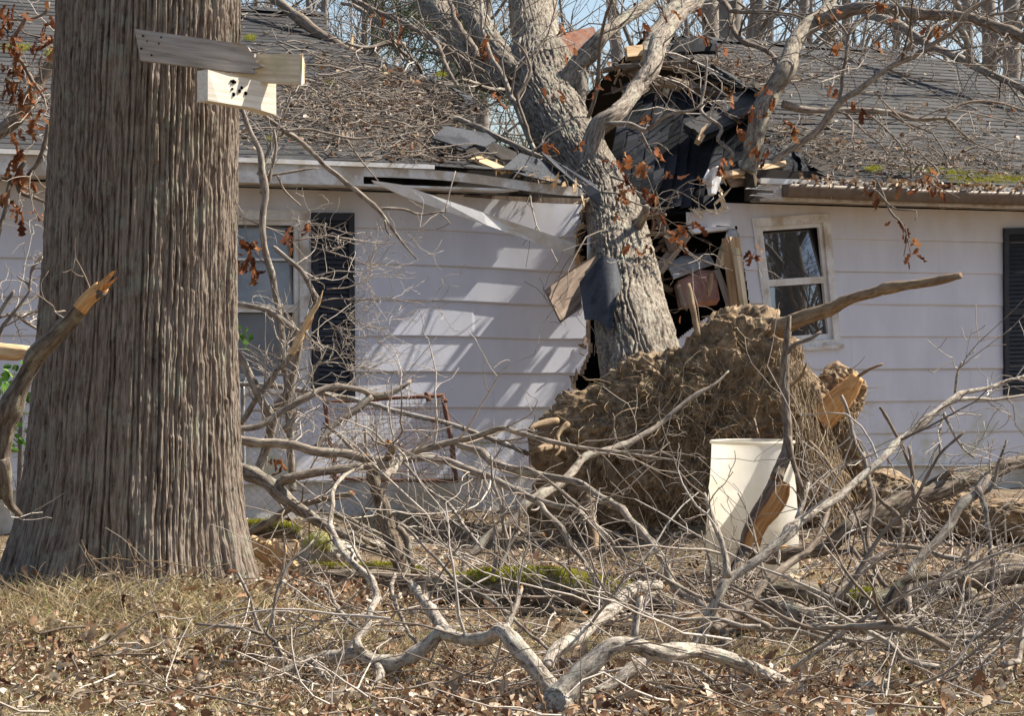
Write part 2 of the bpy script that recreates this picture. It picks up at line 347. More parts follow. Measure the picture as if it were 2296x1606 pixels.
def twigs(rng, mb, P, R, n, L=(.3, .9), r=.006, levels=2, kids=4, zb=0.0, wig=.3, floor=None, t0=.15, minr=.0016, tint=(0, 1)):
    """side twigs with their own twigs along one polyline"""
    P, R = crom(P, R, .06); Tn = unit(np.gradient(P, axis=0)); i = (rng.uniform(t0, 1, n) ** .8 * (len(P) - 1)).astype(int)
    S, Tt = P[i], Tn[i]; Ls = rng.uniform(*L, n); Rr = np.minimum(np.maximum(R[i] * .5, minr), r) * rng.uniform(.6, 1.1, n)
    ends = []
    for lv in range(levels):
        Q, RR = grow(rng, S, spread_dirs(rng, Tt), Ls, Rr, 7, wig, zb)
        if floor is not None: Q[..., 2] = np.maximum(Q[..., 2], floor(Q[..., 0], Q[..., 1]) + .015)
        many_tubes(mb, Q, np.maximum(RR, minr), 5 if Rr.max() > .004 else 4, rng.uniform(*tint, len(Q)))
        ends.append(Q)
        if lv + 1 < levels:
            m = len(Q) * kids; j = rng.integers(0, len(Q), m); k = rng.integers(1, 7, m); S = Q[j, k]; Tt = unit(Q[j, k] - Q[j, k - 1])
            Ls = Ls[j] * rng.uniform(.25, .6, m); Rr = np.maximum(RR[j, k] * .65, minr)
    return np.concatenate(ends)
_LW = np.array([.03, .20, .12, .27, .15, .25, .04])
def leaves(rng, mb, C, A, Nn, L, curl=1.0, W=None, rows=7, tint=None):
    """curled lobed leaves; C base (N,3), A axis, Nn face normal"""
    N = len(C); A = unit(A); B = unit(np.cross(A, Nn)); Nn = np.cross(B, A)
    w = (_LW if rows == 7 else np.interp(np.linspace(0, 1, rows), np.linspace(0, 1, 7), np.array([.05, .2, .27, .3, .27, .2, .04])))
    t = np.linspace(0, 1, rows); cu = rng.normal(0, .9, (N, 1)) * curl; fo = rng.uniform(-.2, 1.1, (N, 1)) * curl; tw = rng.normal(0, .8, (N, 1)) * curl
    a = cu * t[None]; px = np.cumsum(np.cos(a), 1) / rows * L[:, None]; pz = np.cumsum(np.sin(a), 1) / rows * L[:, None]
    mid = C[:, None] + A[:, None] * px[..., None] + Nn[:, None] * pz[..., None]
    V = np.zeros((N, rows, 3, 3)); ph = tw * t[None]
    for c, sg in enumerate((-1, 0, 1)):
        if sg == 0: V[:, :, 1] = mid; continue
        ang = sg * 0 + fo; wl_ = w[None] * L[:, None] * rng.uniform(.8, 1.25, (N, rows))
        lat = B[:, None] * np.cos(ph)[..., None] + Nn[:, None] * np.sin(ph)[..., None]
        nor = -B[:, None] * np.sin(ph)[..., None] + Nn[:, None] * np.cos(ph)[..., None]
        V[:, :, c] = mid + sg * lat * (wl_ * np.cos(ang))[..., None] + nor * (wl_ * np.sin(ang))[..., None]
    f = grid_faces(rows, 3); F = (f[None] + (np.arange(N) * rows * 3)[:, None, None]).reshape(-1, 4)
    mb.add(V.reshape(-1, 3), F, None, np.repeat(rng.uniform(0, 1, N) if tint is None else tint, rows * 3))
def hang_leaves(rng, mb, pts, n=4, L=(.07, .13)):
    pts = np.asarray(pts); C = np.repeat(pts, n, 0) + rng.normal(0, .025, (len(pts) * n, 3)); N = len(C)
    A = unit(np.stack([rng.normal(0, .4, N), rng.normal(0, .4, N), -rng.uniform(.5, 1.2, N)], -1))
    leaves(rng, mb, C, A, unit(rng.normal(size=(N, 3))), rng.uniform(*L, N), 1.3)

def slab(mb, pts, th=.02, bend=None):
    """flat board from a ring of 3-D points, with thickness; grain along its longest edge"""
    P = np.asarray(pts, float); n = len(P); c = P.mean(0); nr = np.zeros(3)
    for i in range(n): nr += np.cross(P[i] - c, P[(i + 1) % n] - c)
    nr /= np.linalg.norm(nr); e = [np.linalg.norm(P[(i + 1) % n] - P[i]) for i in range(n)]; i = int(np.argmax(e)); ax = (P[(i + 1) % n] - P[i]) / e[i]
    V = np.vstack([P + nr * th / 2, P - nr * th / 2]); F = [np.arange(n)[None], np.arange(2 * n - 1, n - 1, -1)[None]]
    k = np.arange(n); k2 = (k + 1) % n; sd = np.stack([k, k + n, k2 + n, k2], -1)
    b = np.cross(nr, ax); bc = np.stack([(V - c) @ nr + c[0], (V - c) @ b + c[1], (V - c) @ ax + c[2]], -1)
    for f in F + [sd]:       # own vertices per face keep hard edges
        u = f.ravel(); mb.add(V[u], np.arange(len(u)).reshape(f.shape), bc[u])
def box(mb, c, ax, ay, az, sx, sy, sz):
    c, ax, ay, az = map(lambda q: np.asarray(q, float), (c, ax, ay, az)); V = []
    for k in (-.5, .5):
        for a, b in ((-.5, -.5), (.5, -.5), (.5, .5), (-.5, .5)): V.append(c + ax * sx * a + ay * sy * b + az * sz * k)
    V = np.array(V); F = np.array([[3, 2, 1, 0], [4, 5, 6, 7], [0, 1, 5, 4], [1, 2, 6, 5], [2, 3, 7, 6], [3, 0, 4, 7]])
    d = V - c; s = np.argmax([sx, sy, sz]); o = [x for x in range(3) if x != s]
    loc = np.stack([d @ ax, d @ ay, d @ az], -1)[:, o + [s]] + c
    for f in F: mb.add(V[f], [[0, 1, 2, 3]], loc[f])
# ------------------------------------------------------------------ ground
AL = math.radians(27.0); E = np.array([math.cos(AL), math.sin(AL), 0]); NO = np.array([math.sin(AL), -math.cos(AL), 0]); UP = np.array([0, 0, 1.])
def W(s, o, z): return np.array([0, 20., 0]) + np.asarray(s, float)[..., None] * E + np.asarray(o, float)[..., None] * NO + np.asarray(z, float)[..., None] * UP
def WP(dx, dy, off=0.0):
    p = hit(dx, dy, W(0, off, 0), NO); return float(np.dot(p - np.array([0, 20., 0]), E)), float(p[2])
TX, TY = -2.12, 13.5
def gz(x, y):
    x = np.asarray(x, float); y = np.asarray(y, float)
    z = np.interp(y, [0, 10.4, 13, 15.7, 19, 22, 60, 300], [-.05, 0, .03, .09, .2, .25, .3, .3])
    z = z + .30 * np.exp(-(((x - TX) / 1.35) ** 2 + ((y - TY) / 1.1) ** 2))
    z = z + .10 * np.exp(-(((x + 2.3) / 1.2) ** 2 + ((y - 12) / .9) ** 2))
    z = z + .30 * np.exp(-(((x - 3.25) / .75) ** 2 + ((y - 18.6) / .55) ** 2)) + .18 * np.exp(-(((x - 1.6) / 1.3) ** 2 + ((y - 17.4) / .5) ** 2))
    p = np.stack([x, y, 0 * x], -1)
    return z + (.07 * (fbm(p * 1.3, 3) - .5) + .03 * (fbm(p * 7 + 3, 3) - .5)) * np.exp(-((y - 15) / 14) ** 2)
def rays_to_ground(x, y): return np.stack([x, y, gz(x, y)], -1)
xs = np.unique(np.concatenate([np.arange(-5, 6, .05), np.arange(-14, 15, .5), np.linspace(-300, 300, 41)]))
ys = np.unique(np.concatenate([np.arange(9, 21, .05), np.arange(0, 40, .5), np.linspace(-20, 600, 41)]))
X, Y = np.meshgrid(xs, ys); mb = MB(); mb.add(np.stack([X, Y, gz(X, Y)], -1), grid_faces(len(ys), len(xs))[:, ::1])
tag(obj("ground", mb, M['ground'], origin=(0, 0, 0)), kind="structure")

rng = np.random.default_rng(4)
def ground_pts(n, y0=10.0, y1=19.3, wide=1.3):
    u = rng.uniform(0, 1, n); y = 1 / (1 / y0 + u * (1 / y1 - 1 / y0)) ; y = np.clip(y, y0, y1); t = rng.uniform(-.2118 * wide, .2118 * wide, n); x = t * y
    wall_y = 20 + (x / E[0]) * E[1] * .95 - .15; ok = y < wall_y
    return x[ok], y[ok]
# grass: dead and a few green blades
mb = MB(); x, y = ground_pts(92000)
dens = fbm(np.stack([x * .9, y * .9, 0 * x + 3], -1), 3) + .5 * np.exp(-(((x + 2.2) / 1.6) ** 2 + ((y - 12.3) / 1.2) ** 2)) - .10 * (np.abs(y - 17.5) < .7)
ok = dens * np.where(x > -.6, .86, 1) > rng.uniform(.36, .64, len(x)); x, y = x[ok], y[ok]; n = len(x)
tall = .03 + .075 * rng.uniform(0, 1, n) ** 2 + .20 * np.exp(-(((x + 2.2) / 1.5) ** 2 + ((y - 12.45) / .7) ** 2)) * rng.uniform(0, 1, n)
lean = rng.normal(0, 1, (n, 2)) * .75; t = np.linspace(0, 1, 4)
C = rays_to_ground(x, y); C[:, 2] -= .005
ctr = C[:, None] + np.stack([lean[:, None, 0] * t ** 1.6 * tall[:, None], lean[:, None, 1] * t ** 1.6 * tall[:, None], (t - .38 * t ** 2) * tall[:, None]], -1)
sd = unit(np.stack([rng.normal(size=n), rng.normal(size=n) * .5, 0 * x], -1)); w = rng.uniform(.0016, .0036, n)[:, None] * np.array([1, .9, .65, .1])
V = np.stack([ctr - sd[:, None] * w[..., None], ctr + sd[:, None] * w[..., None]], 2)
f = grid_faces(4, 2); F = (f[None] + (np.arange(n) * 8)[:, None, None]).reshape(-1, 4)
green = np.where(rng.uniform(0, 1, n) < .13, rng.uniform(0, .25, n), rng.uniform(.35, 1, n))
mb.add(V.reshape(-1, 3), F, None, np.repeat(green, 8))
tag(obj("grass", mb, M['grass'], origin=(0, 14, 0), smooth=False), kind="stuff")
# fallen leaves
mb = MB(); x, y = ground_pts(62000)
dn = fbm(np.stack([x * .8, y * .8, 0 * x + 11], -1), 3); ok = dn > rng.uniform(.36, .68, len(x)); x, y = x[ok], y[ok]; n = len(x)
C = rays_to_ground(x, y); C[:, 2] += rng.uniform(.004, .045, n)
A = unit(np.stack([rng.normal(size=n), rng.normal(size=n), rng.normal(0, .35, n)], -1)); Nn = unit(np.stack([rng.normal(0, .6, n), rng.normal(0, .6, n), np.ones(n)], -1))
leaves(rng, mb, C, A, Nn, rng.uniform(.016, .055, n) * rng.choice([1, 1, 1, 1.6], n), 1.1, rows=5, tint=np.clip(rng.normal(.52, .3, n), 0, 1))
x, y = ground_pts(1500, 10, 16); n = len(x); C = rays_to_ground(x, y); C[:, 2] += rng.uniform(.01, .06, n)
leaves(rng, mb, C, unit(np.stack([rng.normal(size=n), rng.normal(size=n), rng.normal(0, .4, n)], -1)), unit(np.stack([rng.normal(0, .7, n), rng.normal(0, .7, n), np.ones(n)], -1)), rng.uniform(.06, .125, n), 1.2, tint=np.clip(rng.normal(.4, .25, n), 0, 1))
tag(obj("leaf_litter", mb, M['litter'], origin=(0, 14, 0)), kind="stuff")
# upright dead weeds and shoots
mb = MB(); x, y = ground_pts(5200, 10.4, 15); dn = fbm(np.stack([x * 1.1, y * 1.1, 0 * x + 31], -1), 3) + .4 * np.exp(-(((x + 2.0) / 1.3) ** 2 + ((y - 12.5) / .6) ** 2)); ok = dn > rng.uniform(.45, .75, len(x)); x, y = x[ok], y[ok]; n = len(x)
P, R = grow(rng, rays_to_ground(x, y), unit(np.stack([rng.normal(0, .5, n), rng.normal(0, .4, n), rng.uniform(.5, 1, n)], -1)), rng.uniform(.06, .34, n), rng.uniform(.0012, .0026, n), 7, .25)
many_tubes(mb, P, R, 3, rng.uniform(0, 1, n)); tag(obj("weeds", mb, M['rootbark'], origin=(0, 14, 0)), kind="stuff")
# small sticks on the ground
mb = MB(); x, y = ground_pts(900); n = len(x); C = rays_to_ground(x, y); C[:, 2] += rng.uniform(.01, .09, n)
P, R = grow(rng, C, unit(np.stack([rng.normal(size=n), rng.normal(size=n) * .7, rng.normal(0, .12, n)], -1)), rng.uniform(.12, .75, n), rng.uniform(.0018, .007, n), 6, .24)
P[..., 2] = np.maximum(P[..., 2], gz(P[..., 0], P[..., 1]) + .006)
many_tubes(mb, P, R, 4, rng.uniform(0, 1, n)); tag(obj("fallen_sticks", mb, M['twig'], origin=(0, 14, 0)), kind="stuff")

# ------------------------------------------------------------------ house
EAVE_O, SOF, EZ, PITCH, RUN, S_END = .45, 2.83, 3.01, .407, 4.45, 6.85
house = empty("house", W(0, 0, .2), "white one storey house crushed through the middle by the fallen oak", "house")
HOLE = [(1303, 380), (1310, 455), (1298, 482), (1303, 500), (1292, 525), (1297, 545), (1288, 560), (1306, 600), (1313, 640), (1313, 764), (1319, 775), (1318, 792), (1308, 815), (1297, 841), (1276, 843), (1283, 860), (1285, 876), (1262, 895), (1250, 915), (1229, 920), (1231, 943), (1183, 964), (1190, 1120), (1420, 1120),
        (1500, 900), (1515, 765), (1583, 712), (1688, 728), (1671, 615), (1652, 505), (1541, 511), (1538, 476), (1624, 474), (1614, 440), (1611, 380)]
QL = [(370, 468), (690, 472), (690, 872), (370, 872)]
QR = [(1683, 490), (1857, 478), (1883, 772), (1722, 782)]
def wq(q, o=0.0):
    return [W(*(lambda a: (a[0], o, a[1]))(WP(x, y, 0))) for x, y in q]
mb = MB(); ds = .012; ss = np.arange(-6.4, 8.2, ds); COURSE = .2905; Z0 = 1.365 - 3 * COURSE
for c in range(9):
    za, zb = Z0 + c * COURSE, min(Z0 + (c + 1) * COURSE, 2.835)
    if zb - za < .02: break
    zz = np.concatenate([[za], np.linspace(za, zb, 20)]); tt = (zz - za) / COURSE
    o = .013 * (1 - tt); o[0] = 0.0
    S, ZZ = np.meshgrid(ss, zz); OO = np.repeat(o[:, None], len(ss), 1)
    # the left half is bowed towards the break, and boards meet at slightly different heights
    near = np.exp(-((S - .45) / .8) ** 2) * (S < 1.3); ZZ2 = ZZ - near * .022 * (ZZ - .4) + .004 * (vn(np.stack([S * .8, ZZ * 0 + c * 3.3, S * 0], -1)) - .5)
    OO = OO + near * .05 * sst(1.6, 2.8, ZZ) + .006 * (vn(np.stack([S * 1.5, ZZ * 0 + c, S * 0 + 7], -1)) - .5)
    OO = OO + .003 * (((S * 100 + c * 131) // 244) % 2)          # butt joints between boards
    V = W(S, OO, ZZ2); F = grid_faces(len(zz), len(ss)); ctr = V.reshape(-1, 3)[F].mean(1)
    cut = inside(proj(ctr + 0), HOLE)
    p = proj(ctr); 
    for q in (QL, QR):
        cx = np.mean([a for a, b in q]); cy = np.mean([b for a, b in q]); cut |= inside(p, [(cx + (a - cx) * .96, cy + (b - cy) * .96) for a, b in q])
    mb.add(V, F[~cut], np.stack([S, OO, ZZ], -1).reshape(-1, 3))
obj("wall", mb, M['siding'], house)
# wall thickness seen at the broken edge: dark sheathing behind the siding
mb = MB()
S, ZZ = np.meshgrid(np.arange(-6.4, 8.2, .02), np.arange(.3, 2.83, .02)); V = W(S, 0 * S - .035, ZZ); F = grid_faces(*S.shape); p = proj(V.reshape(-1, 3)[F].mean(1))
hb = [(x + (9 if x < 1500 and y > 420 else 0), y) for x, y in HOLE]; cut = inside(p, hb)
for q in (QL, QR): cut |= inside(p, q)
mb.add(V, F[~cut]); obj("sheathing", mb, M['brownboard'], house)
mb = MB(); box(mb, W(.8, -.045, .34), E, NO, UP, 14.6, .06, .44); obj("foundation", mb, M['concrete'], house)
mb = MB(); box(mb, W(.8, -.06, .05), E, NO, UP, 14.5, .1, .3); obj("footing", mb, M['stone'], house)
mb = MB(); mbp = [WP(1840, 1045), WP(2400, 1040)]; P = [W(*(a, .03, b)) for a, b in (WP(1760, 1054), WP(1900, 1046), WP(2060, 1043), WP(2320, 1044))]
tube(mb, P, [.011] * 4, 8, .2, lump=0); tag(obj("cable", mb, M['trim'], house), "white cable along the bottom of the siding")
# rooms behind the wall, their shade put into a near-black colour
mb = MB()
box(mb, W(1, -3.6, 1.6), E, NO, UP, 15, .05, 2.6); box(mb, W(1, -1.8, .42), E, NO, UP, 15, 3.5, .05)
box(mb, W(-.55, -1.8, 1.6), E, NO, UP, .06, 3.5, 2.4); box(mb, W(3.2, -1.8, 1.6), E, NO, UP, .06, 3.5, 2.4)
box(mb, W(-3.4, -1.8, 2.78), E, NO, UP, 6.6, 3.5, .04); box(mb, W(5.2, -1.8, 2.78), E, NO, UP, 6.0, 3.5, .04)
for a_, b_ in ((-8, .35), (2.2, 11)): box(mb, W((a_ + b_) / 2, .12, 2.97), E, NO, UP, b_ - a_, .03, .28)  # dark sheets added behind the eave, so the gap shows shade instead of sky
box(mb, W(1.5, -3.0, 3.1), E, NO, UP, 12, .04, .8)  # dark sheet added as a shaded back to the attic
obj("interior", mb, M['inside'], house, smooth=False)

# roof: courses of shingles laid in the roof plane, torn where the tree went through
LEFTR = [(-2500, -900), (735, -900), (728, 50), (735, 62), (745, 85), (760, 92), (778, 112), (810, 118), (845, 135), (905, 152), (975, 180), (1020, 205), (1060, 222), (1078, 250), (1045, 268), (1000, 285), (980, 312), (1045, 342), (1085, 366), (1160, 374), (1240, 396), (1298, 424), (1298, 700), (-2500, 700)]
RIGHTR = [(1515, -900), (1515, 88), (1482, 108), (1515, 130), (1560, 150), (1600, 172), (1640, 188), (1690, 190), (1722, 205), (1735, 240), (1712, 285), (1700, 320), (1735, 345), (1800, 352), (1840, 385), (1872, 414), (1872, 700), (6000, 700), (6000, -900)]
def roof_pt(s, r, lift=0): # r metres of run from the eave edge
    return W(s, EAVE_O - r, EZ + PITCH * r) + np.asarray(lift)[..., None] * (UP + PITCH * NO * 0)
mb = MB(); rng = np.random.default_rng(8); ds = .03; ss = np.arange(-8, 11.6, ds); EXPO = .117
nC = int(RUN / EXPO) + 1
for c in range(nC):
    ra, rb = c * EXPO, min((c + 1) * EXPO, RUN)
    if rb <= ra: break
    wob = .006 * (vn(np.stack([ss * 1.1, 0 * ss + c * 5.1, 0 * ss], -1)) - .5)
    tab = ((ss + .15 * (c % 2) + 50) // .305).astype(int); curl = .004 * _h(tab, tab * 0 + c, tab * 0)
    rows = [(ra, .002 + 0 * ss), (ra, .0075 + curl * .5), (ra + .02, .007 + curl * .3), (rb, .002 + 0 * ss)]
    V = []
    for k, (r, l) in enumerate(rows): V.append(roof_pt(ss, r + wob * (k < 3), l))
    V = np.array(V); pd = proj(V)
    # gentle waves near the break
    wave = np.exp(-((pd[..., 0] - 1800) / 170) ** 2 - ((pd[..., 1] - 350) / 70) ** 2)
    V[..., 2] += wave * (.05 * np.sin(ss * 5.0 + c * .5)[None] - .05)
    V[..., 2] -= .10 * np.exp(-((pd[..., 0] - 1010) / 130) ** 2) * sst(420, 200, pd[..., 1])
    V[..., 2] += .03 * (vn(np.stack([np.repeat((ss * .7)[None], 4, 0), np.full(pd[..., 0].shape, c * .16), 0 * pd[..., 0]], -1)) - .5)
    F = grid_faces(4, len(ss)); ctr = V.reshape(-1, 3)[F].mean(1); p = proj(ctr); sc = ((ctr - np.array([0, 20., 0])) @ E)
    jit = rng.normal(0, 3, (len(p), 2)); ok = (inside(p + jit, LEFTR) | inside(p + jit, RIGHTR)) & (sc < S_END + (RUN - ra) + .0)
    mb.add(V, F[ok], None, np.tile(_h(tab, tab * 0 + 3 * c, tab * 0 + 1), 4))
obj("roof", mb, M['roof'], house, smooth=False)
# decking under the shingles, back slope and hip end
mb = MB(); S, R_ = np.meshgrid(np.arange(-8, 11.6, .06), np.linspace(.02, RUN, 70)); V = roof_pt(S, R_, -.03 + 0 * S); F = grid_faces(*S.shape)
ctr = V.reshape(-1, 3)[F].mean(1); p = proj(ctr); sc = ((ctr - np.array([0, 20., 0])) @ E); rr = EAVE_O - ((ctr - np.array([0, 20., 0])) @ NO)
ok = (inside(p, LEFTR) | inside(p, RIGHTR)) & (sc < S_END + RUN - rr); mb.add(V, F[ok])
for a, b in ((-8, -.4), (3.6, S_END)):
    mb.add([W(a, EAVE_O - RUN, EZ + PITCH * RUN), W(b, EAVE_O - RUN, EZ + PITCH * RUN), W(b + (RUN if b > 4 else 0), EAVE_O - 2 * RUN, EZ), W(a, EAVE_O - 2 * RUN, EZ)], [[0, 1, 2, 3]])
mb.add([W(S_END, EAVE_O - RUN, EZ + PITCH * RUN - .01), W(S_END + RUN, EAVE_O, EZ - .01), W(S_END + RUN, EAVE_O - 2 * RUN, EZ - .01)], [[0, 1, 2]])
obj("roof_deck", mb, M['inside'], house, smooth=False)  # brown decking darkened: the shade of the cavity is in its colour
# ridge caps
mb = MB()
mb0 = mb
for a, b in ((-8, -.06), (4.05, S_END)):
    for s in np.arange(a, b, .15):
        z = EZ + PITCH * RUN + .012 + .006 * rng.uniform(); t = rng.uniform(0, 1)
        mb.add([W(s, EAVE_O - RUN + .13, z - .045), W(s + .17, EAVE_O - RUN + .13, z - .050), W(s + .17, EAVE_O - RUN, z), W(s, EAVE_O - RUN, z + .008), W(s + .17, EAVE_O - RUN - .13, z - .05), W(s, EAVE_O - RUN - .13, z - .045)],
               [[0, 1, 2, 3], [3, 2, 4, 5]], None, t)
    if a == -8: obj("ridge_cap", mb, M['roof'], house, smooth=False); mb = MB()
for u in np.arange(0, RUN - .05, .15):
    q = lambda uu, d: W(S_END + uu + d, EAVE_O - RUN + uu + d * 0 + (-d if d < 0 else 0) * 0, EZ + PITCH * (RUN - uu) + .012 - .03 * abs(d) / .13)
    mb.add([q(u, -.13), q(u + .17, -.13), q(u + .17, 0.), q(u, 0.), q(u + .17, .13), q(u, .13)], [[0, 1, 2, 3], [3, 2, 4, 5]], None, rng.uniform())
obj("ridge_cap", mb, M['roof'], house, smooth=False)
# eaves
sL, _ = WP(1302, 430, EAVE_O - .02); s15, _ = WP(1165, 420, EAVE_O - .02); sR0, _ = WP(1745, 440, EAVE_O - .02)
mb = MB(); P0 = EAVE_O - .03
def strip(mb, s0, s1, o, z, h, th, sag=0, n=24, tear=0):
    for a in range(n):
        u, v = s0 + (s1 - s0) * a / n, s0 + (s1 - s0) * (a + 1) / n
        f = lambda s: -sag * sst(s0, s1, s) ** 2
        z0, z1 = z + f(u), z + f(v); c = W((u + v) / 2, o, (z0 + z1) / 2)
        V = [W(u, o + q * th / 2, zz + w * h / 2) for (u, zz) in ((u, z0), (v, z1)) for q in (-1, 1) for w in (-1, 1)]
        F = [[2, 6, 7, 3], [0, 1, 5, 4], [1, 3, 7, 5], [0, 4, 6, 2]] + ([[0, 2, 3, 1]] if a == 0 else []) + ([[4, 5, 7, 6]] if a == n - 1 else [])
        mb.add(V, F, [[o + .3, zz, s] for (s, zz) in ((u, z0), (v, z1)) for q in (-1, 1) for zz in (-h / 2, h / 2)])
sb, _ = WP(815, 400, EAVE_O - .02)
strip(mb, -8, sb, P0, 2.915, .165, .022, 0, 60); obj("fascia", mb, M['oldtrim'], house, smooth=False)
mb = MB(); strip(mb, sb, sL, P0 - .005, 2.945, .075, .022, .10, 30); 
for k in range(7):
    h = rng.uniform(.008, .02); zz = 2.945 - .10 - .03 + k * .01; L = rng.uniform(.02, .07); slab(mb, [W(sL - .01, P0, zz), W(sL + L, P0, zz + .004), W(sL - .01, P0, zz + h)], .016)
tag(obj("fascia", mb, M['oldtrim'], house, smooth=False), "sagging upper strip of fascia ending in a splintered tip")
mb = MB(); strip(mb, -8, sb + .6, EAVE_O - .015 + .02, 3.0, .035, .015, 0, 20); obj('drip_edge', mb, M['trim'], house, smooth=False); mb = MB(); strip(mb, sR0 - .2, 11.2, EAVE_O + .01, 2.985, .045, .015, 0, 20); obj("drip_edge", mb, M['trim'], house, smooth=False)
mb = MB(); box(mb, W((-8 + s15) / 2, .2, SOF + .012), E, NO, UP, s15 + 8, .42, .018); obj('soffit', mb, M['oldtrim'], house, smooth=False); mb = MB(); box(mb, W((sR0 + 11) / 2, .2, SOF + .012), E, NO, UP, 11 - sR0, .42, .018)
obj("soffit", mb, M['oldtrim'], house, smooth=False)
mb = MB(); strip(mb, sR0 + .02, 11.2, P0, 2.9, .15, .022, 0, 30); sR1, _ = WP(1668, 440, P0)
for k in range(9):
    zz = 2.835 + k * .014; L = rng.uniform(.08, .34) if k not in (3, 4) else .05; slab(mb, [W(sR0 + .03, P0, zz), W(sR0 - L, P0 + rng.uniform(-.01, .02), zz + .01), W(sR0 - L * .9, P0, zz + .016), W(sR0 + .03, P0, zz + .017)], .018)
tag(obj("fascia", mb, M['oldtrim'], house, smooth=False), "splintered fascia end beside the brown gutter")
mb = MB(); prof = [(.0, .0), (.0, -.105), (.085, -.115), (.105, -.085), (.115, -.03), (.12, 0), (.112, 0), (.106, -.03), (.095, -.08), (.08, -.105), (.01, -.098)]
sg = np.linspace(sR0 + .03, 11.2, 40); V = np.array([[W(s, EAVE_O - .015 + a, 2.955 + b - .004 * math.sin(s * 2)) for a, b in prof] for s in sg]); mb.add(V, grid_faces(len(sg), len(prof)))
k0 = [V[0][i] for i in (0, 1, 2, 3, 4, 5)]; mb.add(k0, [[0, 1, 2, 3, 4, 5]]); obj("gutter", mb, M['gutter'], house)
# litter on the roof and in the gutter
mb = MB(); rng = np.random.default_rng(21); cand = []
while sum(map(len, cand)) < 3300:
    s = rng.uniform(-7, 9, 4000); r = rng.uniform(.02, RUN - .05, 4000); P = roof_pt(s, r, .02 + .03 * rng.uniform(0, 1, 4000)); p = proj(P)
    w = .02 + .62 * np.exp(-((p[:, 0] - 850) / 260) ** 2 - ((p[:, 1] - 235) / 75) ** 2) + .6 * np.exp(-((p[:, 0] - 1000) / 200) ** 2 - ((p[:, 1] - 340) / 40) ** 2) * .7 + .22 * np.exp(-((p[:, 1] - 345 - (p[:, 0] - 1950) * .1) / 45) ** 2) * (p[:, 0] > 1650) + .5 * np.exp(-((p[:, 0] - 1640) / 110) ** 2 - ((p[:, 1] - 165) / 30) ** 2)
    ok = (inside(p, LEFTR) | inside(p, RIGHTR)) & (rng.uniform(0, 1, 4000) < w) & (p[:, 0] > -150) & (p[:, 0] < 2450) & (s < S_END + RUN - r - .3); cand.append(P[ok])
C = np.vstack(cand); n = len(C); fall = E * .9 + 0
Dv = unit(rng.normal(0, 1, (n, 1)) * E + rng.normal(0, .45, (n, 1)) * (NO - PITCH * UP) + rng.normal(0, .10, (n, 1)) * UP)
P, R = grow(rng, C, Dv, rng.uniform(.05, .34, n) * rng.choice([1, 1, 1.8], n), rng.uniform(.002, .0065, n) * rng.choice([1, 1, 1.7], n), 5, .28)
rr = EAVE_O - ((P - np.array([0, 20., 0])) @ NO); P[..., 2] = np.maximum(P[..., 2], EZ + PITCH * rr + .02); P[..., 2] = np.minimum(P[..., 2], EZ + PITCH * rr + .12)
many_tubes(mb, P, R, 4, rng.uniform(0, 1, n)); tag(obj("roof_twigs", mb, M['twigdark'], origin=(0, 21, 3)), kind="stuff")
mb = MB(); i = rng.integers(0, n, 1500); C2 = C[i] + rng.normal(0, .05, (1500, 3)) * np.array([1, 1, .2]); n2 = 700; sg = rng.uniform(sR0 + .1, 7, n2)
C2 = np.vstack([C2, W(sg, EAVE_O + rng.uniform(.0, .10, n2), 2.965 + rng.uniform(-.01, .05, n2))]); N2 = len(C2)
leaves(rng, mb, C2, unit(rng.normal(size=(N2, 3)) * np.array([1, 1, .3])), unit(np.stack([rng.normal(0, .5, N2), rng.normal(0, .5, N2), np.ones(N2)], -1)), rng.uniform(.03, .09, N2), 1.0, rows=5, tint=np.clip(rng.normal(.5, .3, N2), 0, 1))
tag(obj("roof_leaves", mb, M['litter'], origin=(0, 21, 3)), kind="stuff")
# moss on the shingles
def moss_on(mb, P, Nn, n, size=.012, tint=(.3, 1)):
    """tufts: many tiny blades standing on points P with normals Nn"""
    j = rng.integers(0, len(P), n); C = P[j] + rng.normal(0, size * .8, (n, 3)); d = unit(Nn[j] + rng.normal(0, .55, (n, 3))); L = rng.uniform(.5, 1.6, n) * size
    s = unit(np.cross(d, rng.normal(size=(n, 3)))) * (size * .22); V = np.stack([C - s, C + s, C + d * L[:, None]], 1)
    mb.add(V.reshape(-1, 3), np.arange(3 * n).reshape(-1, 3), None, np.repeat(rng.uniform(*tint, n), 3))
mb = MB(); spots = [(2160, 405, 40, 7), (2215, 408, 60, 9), (2270, 405, 45, 9), (2080, 385, 45, 5), (1960, 382, 20, 4), (970, 268, 8, 4), (990, 170, 10, 4), (735, 190, 16, 5), (862, 172, 9, 5), (560, 88, 14, 5), (610, 315, 12, 4), (2140, 392, 70, 4), (40, 110, 30, 8), (130, 120, 30, 8)]
pts = []
for cx, cy, ax, ay in spots:
    for k in range(int(ax * 5)):
        a, b = rng.normal(0, .5, 2); pts.append(hit(cx + a * ax, cy + b * ay, roof_pt(0., 0.), np.array([NO[0] * PITCH, NO[1] * PITCH, 1.])))
pts = np.array(pts); moss_on(mb, pts + UP * .012, np.repeat(unit(UP + .4 * NO)[None], len(pts), 0), 22000, .012, (.35, 1)); tag(obj("roof_moss", mb, M['moss'], origin=(0, 21, 3), smooth=False), kind="stuff")

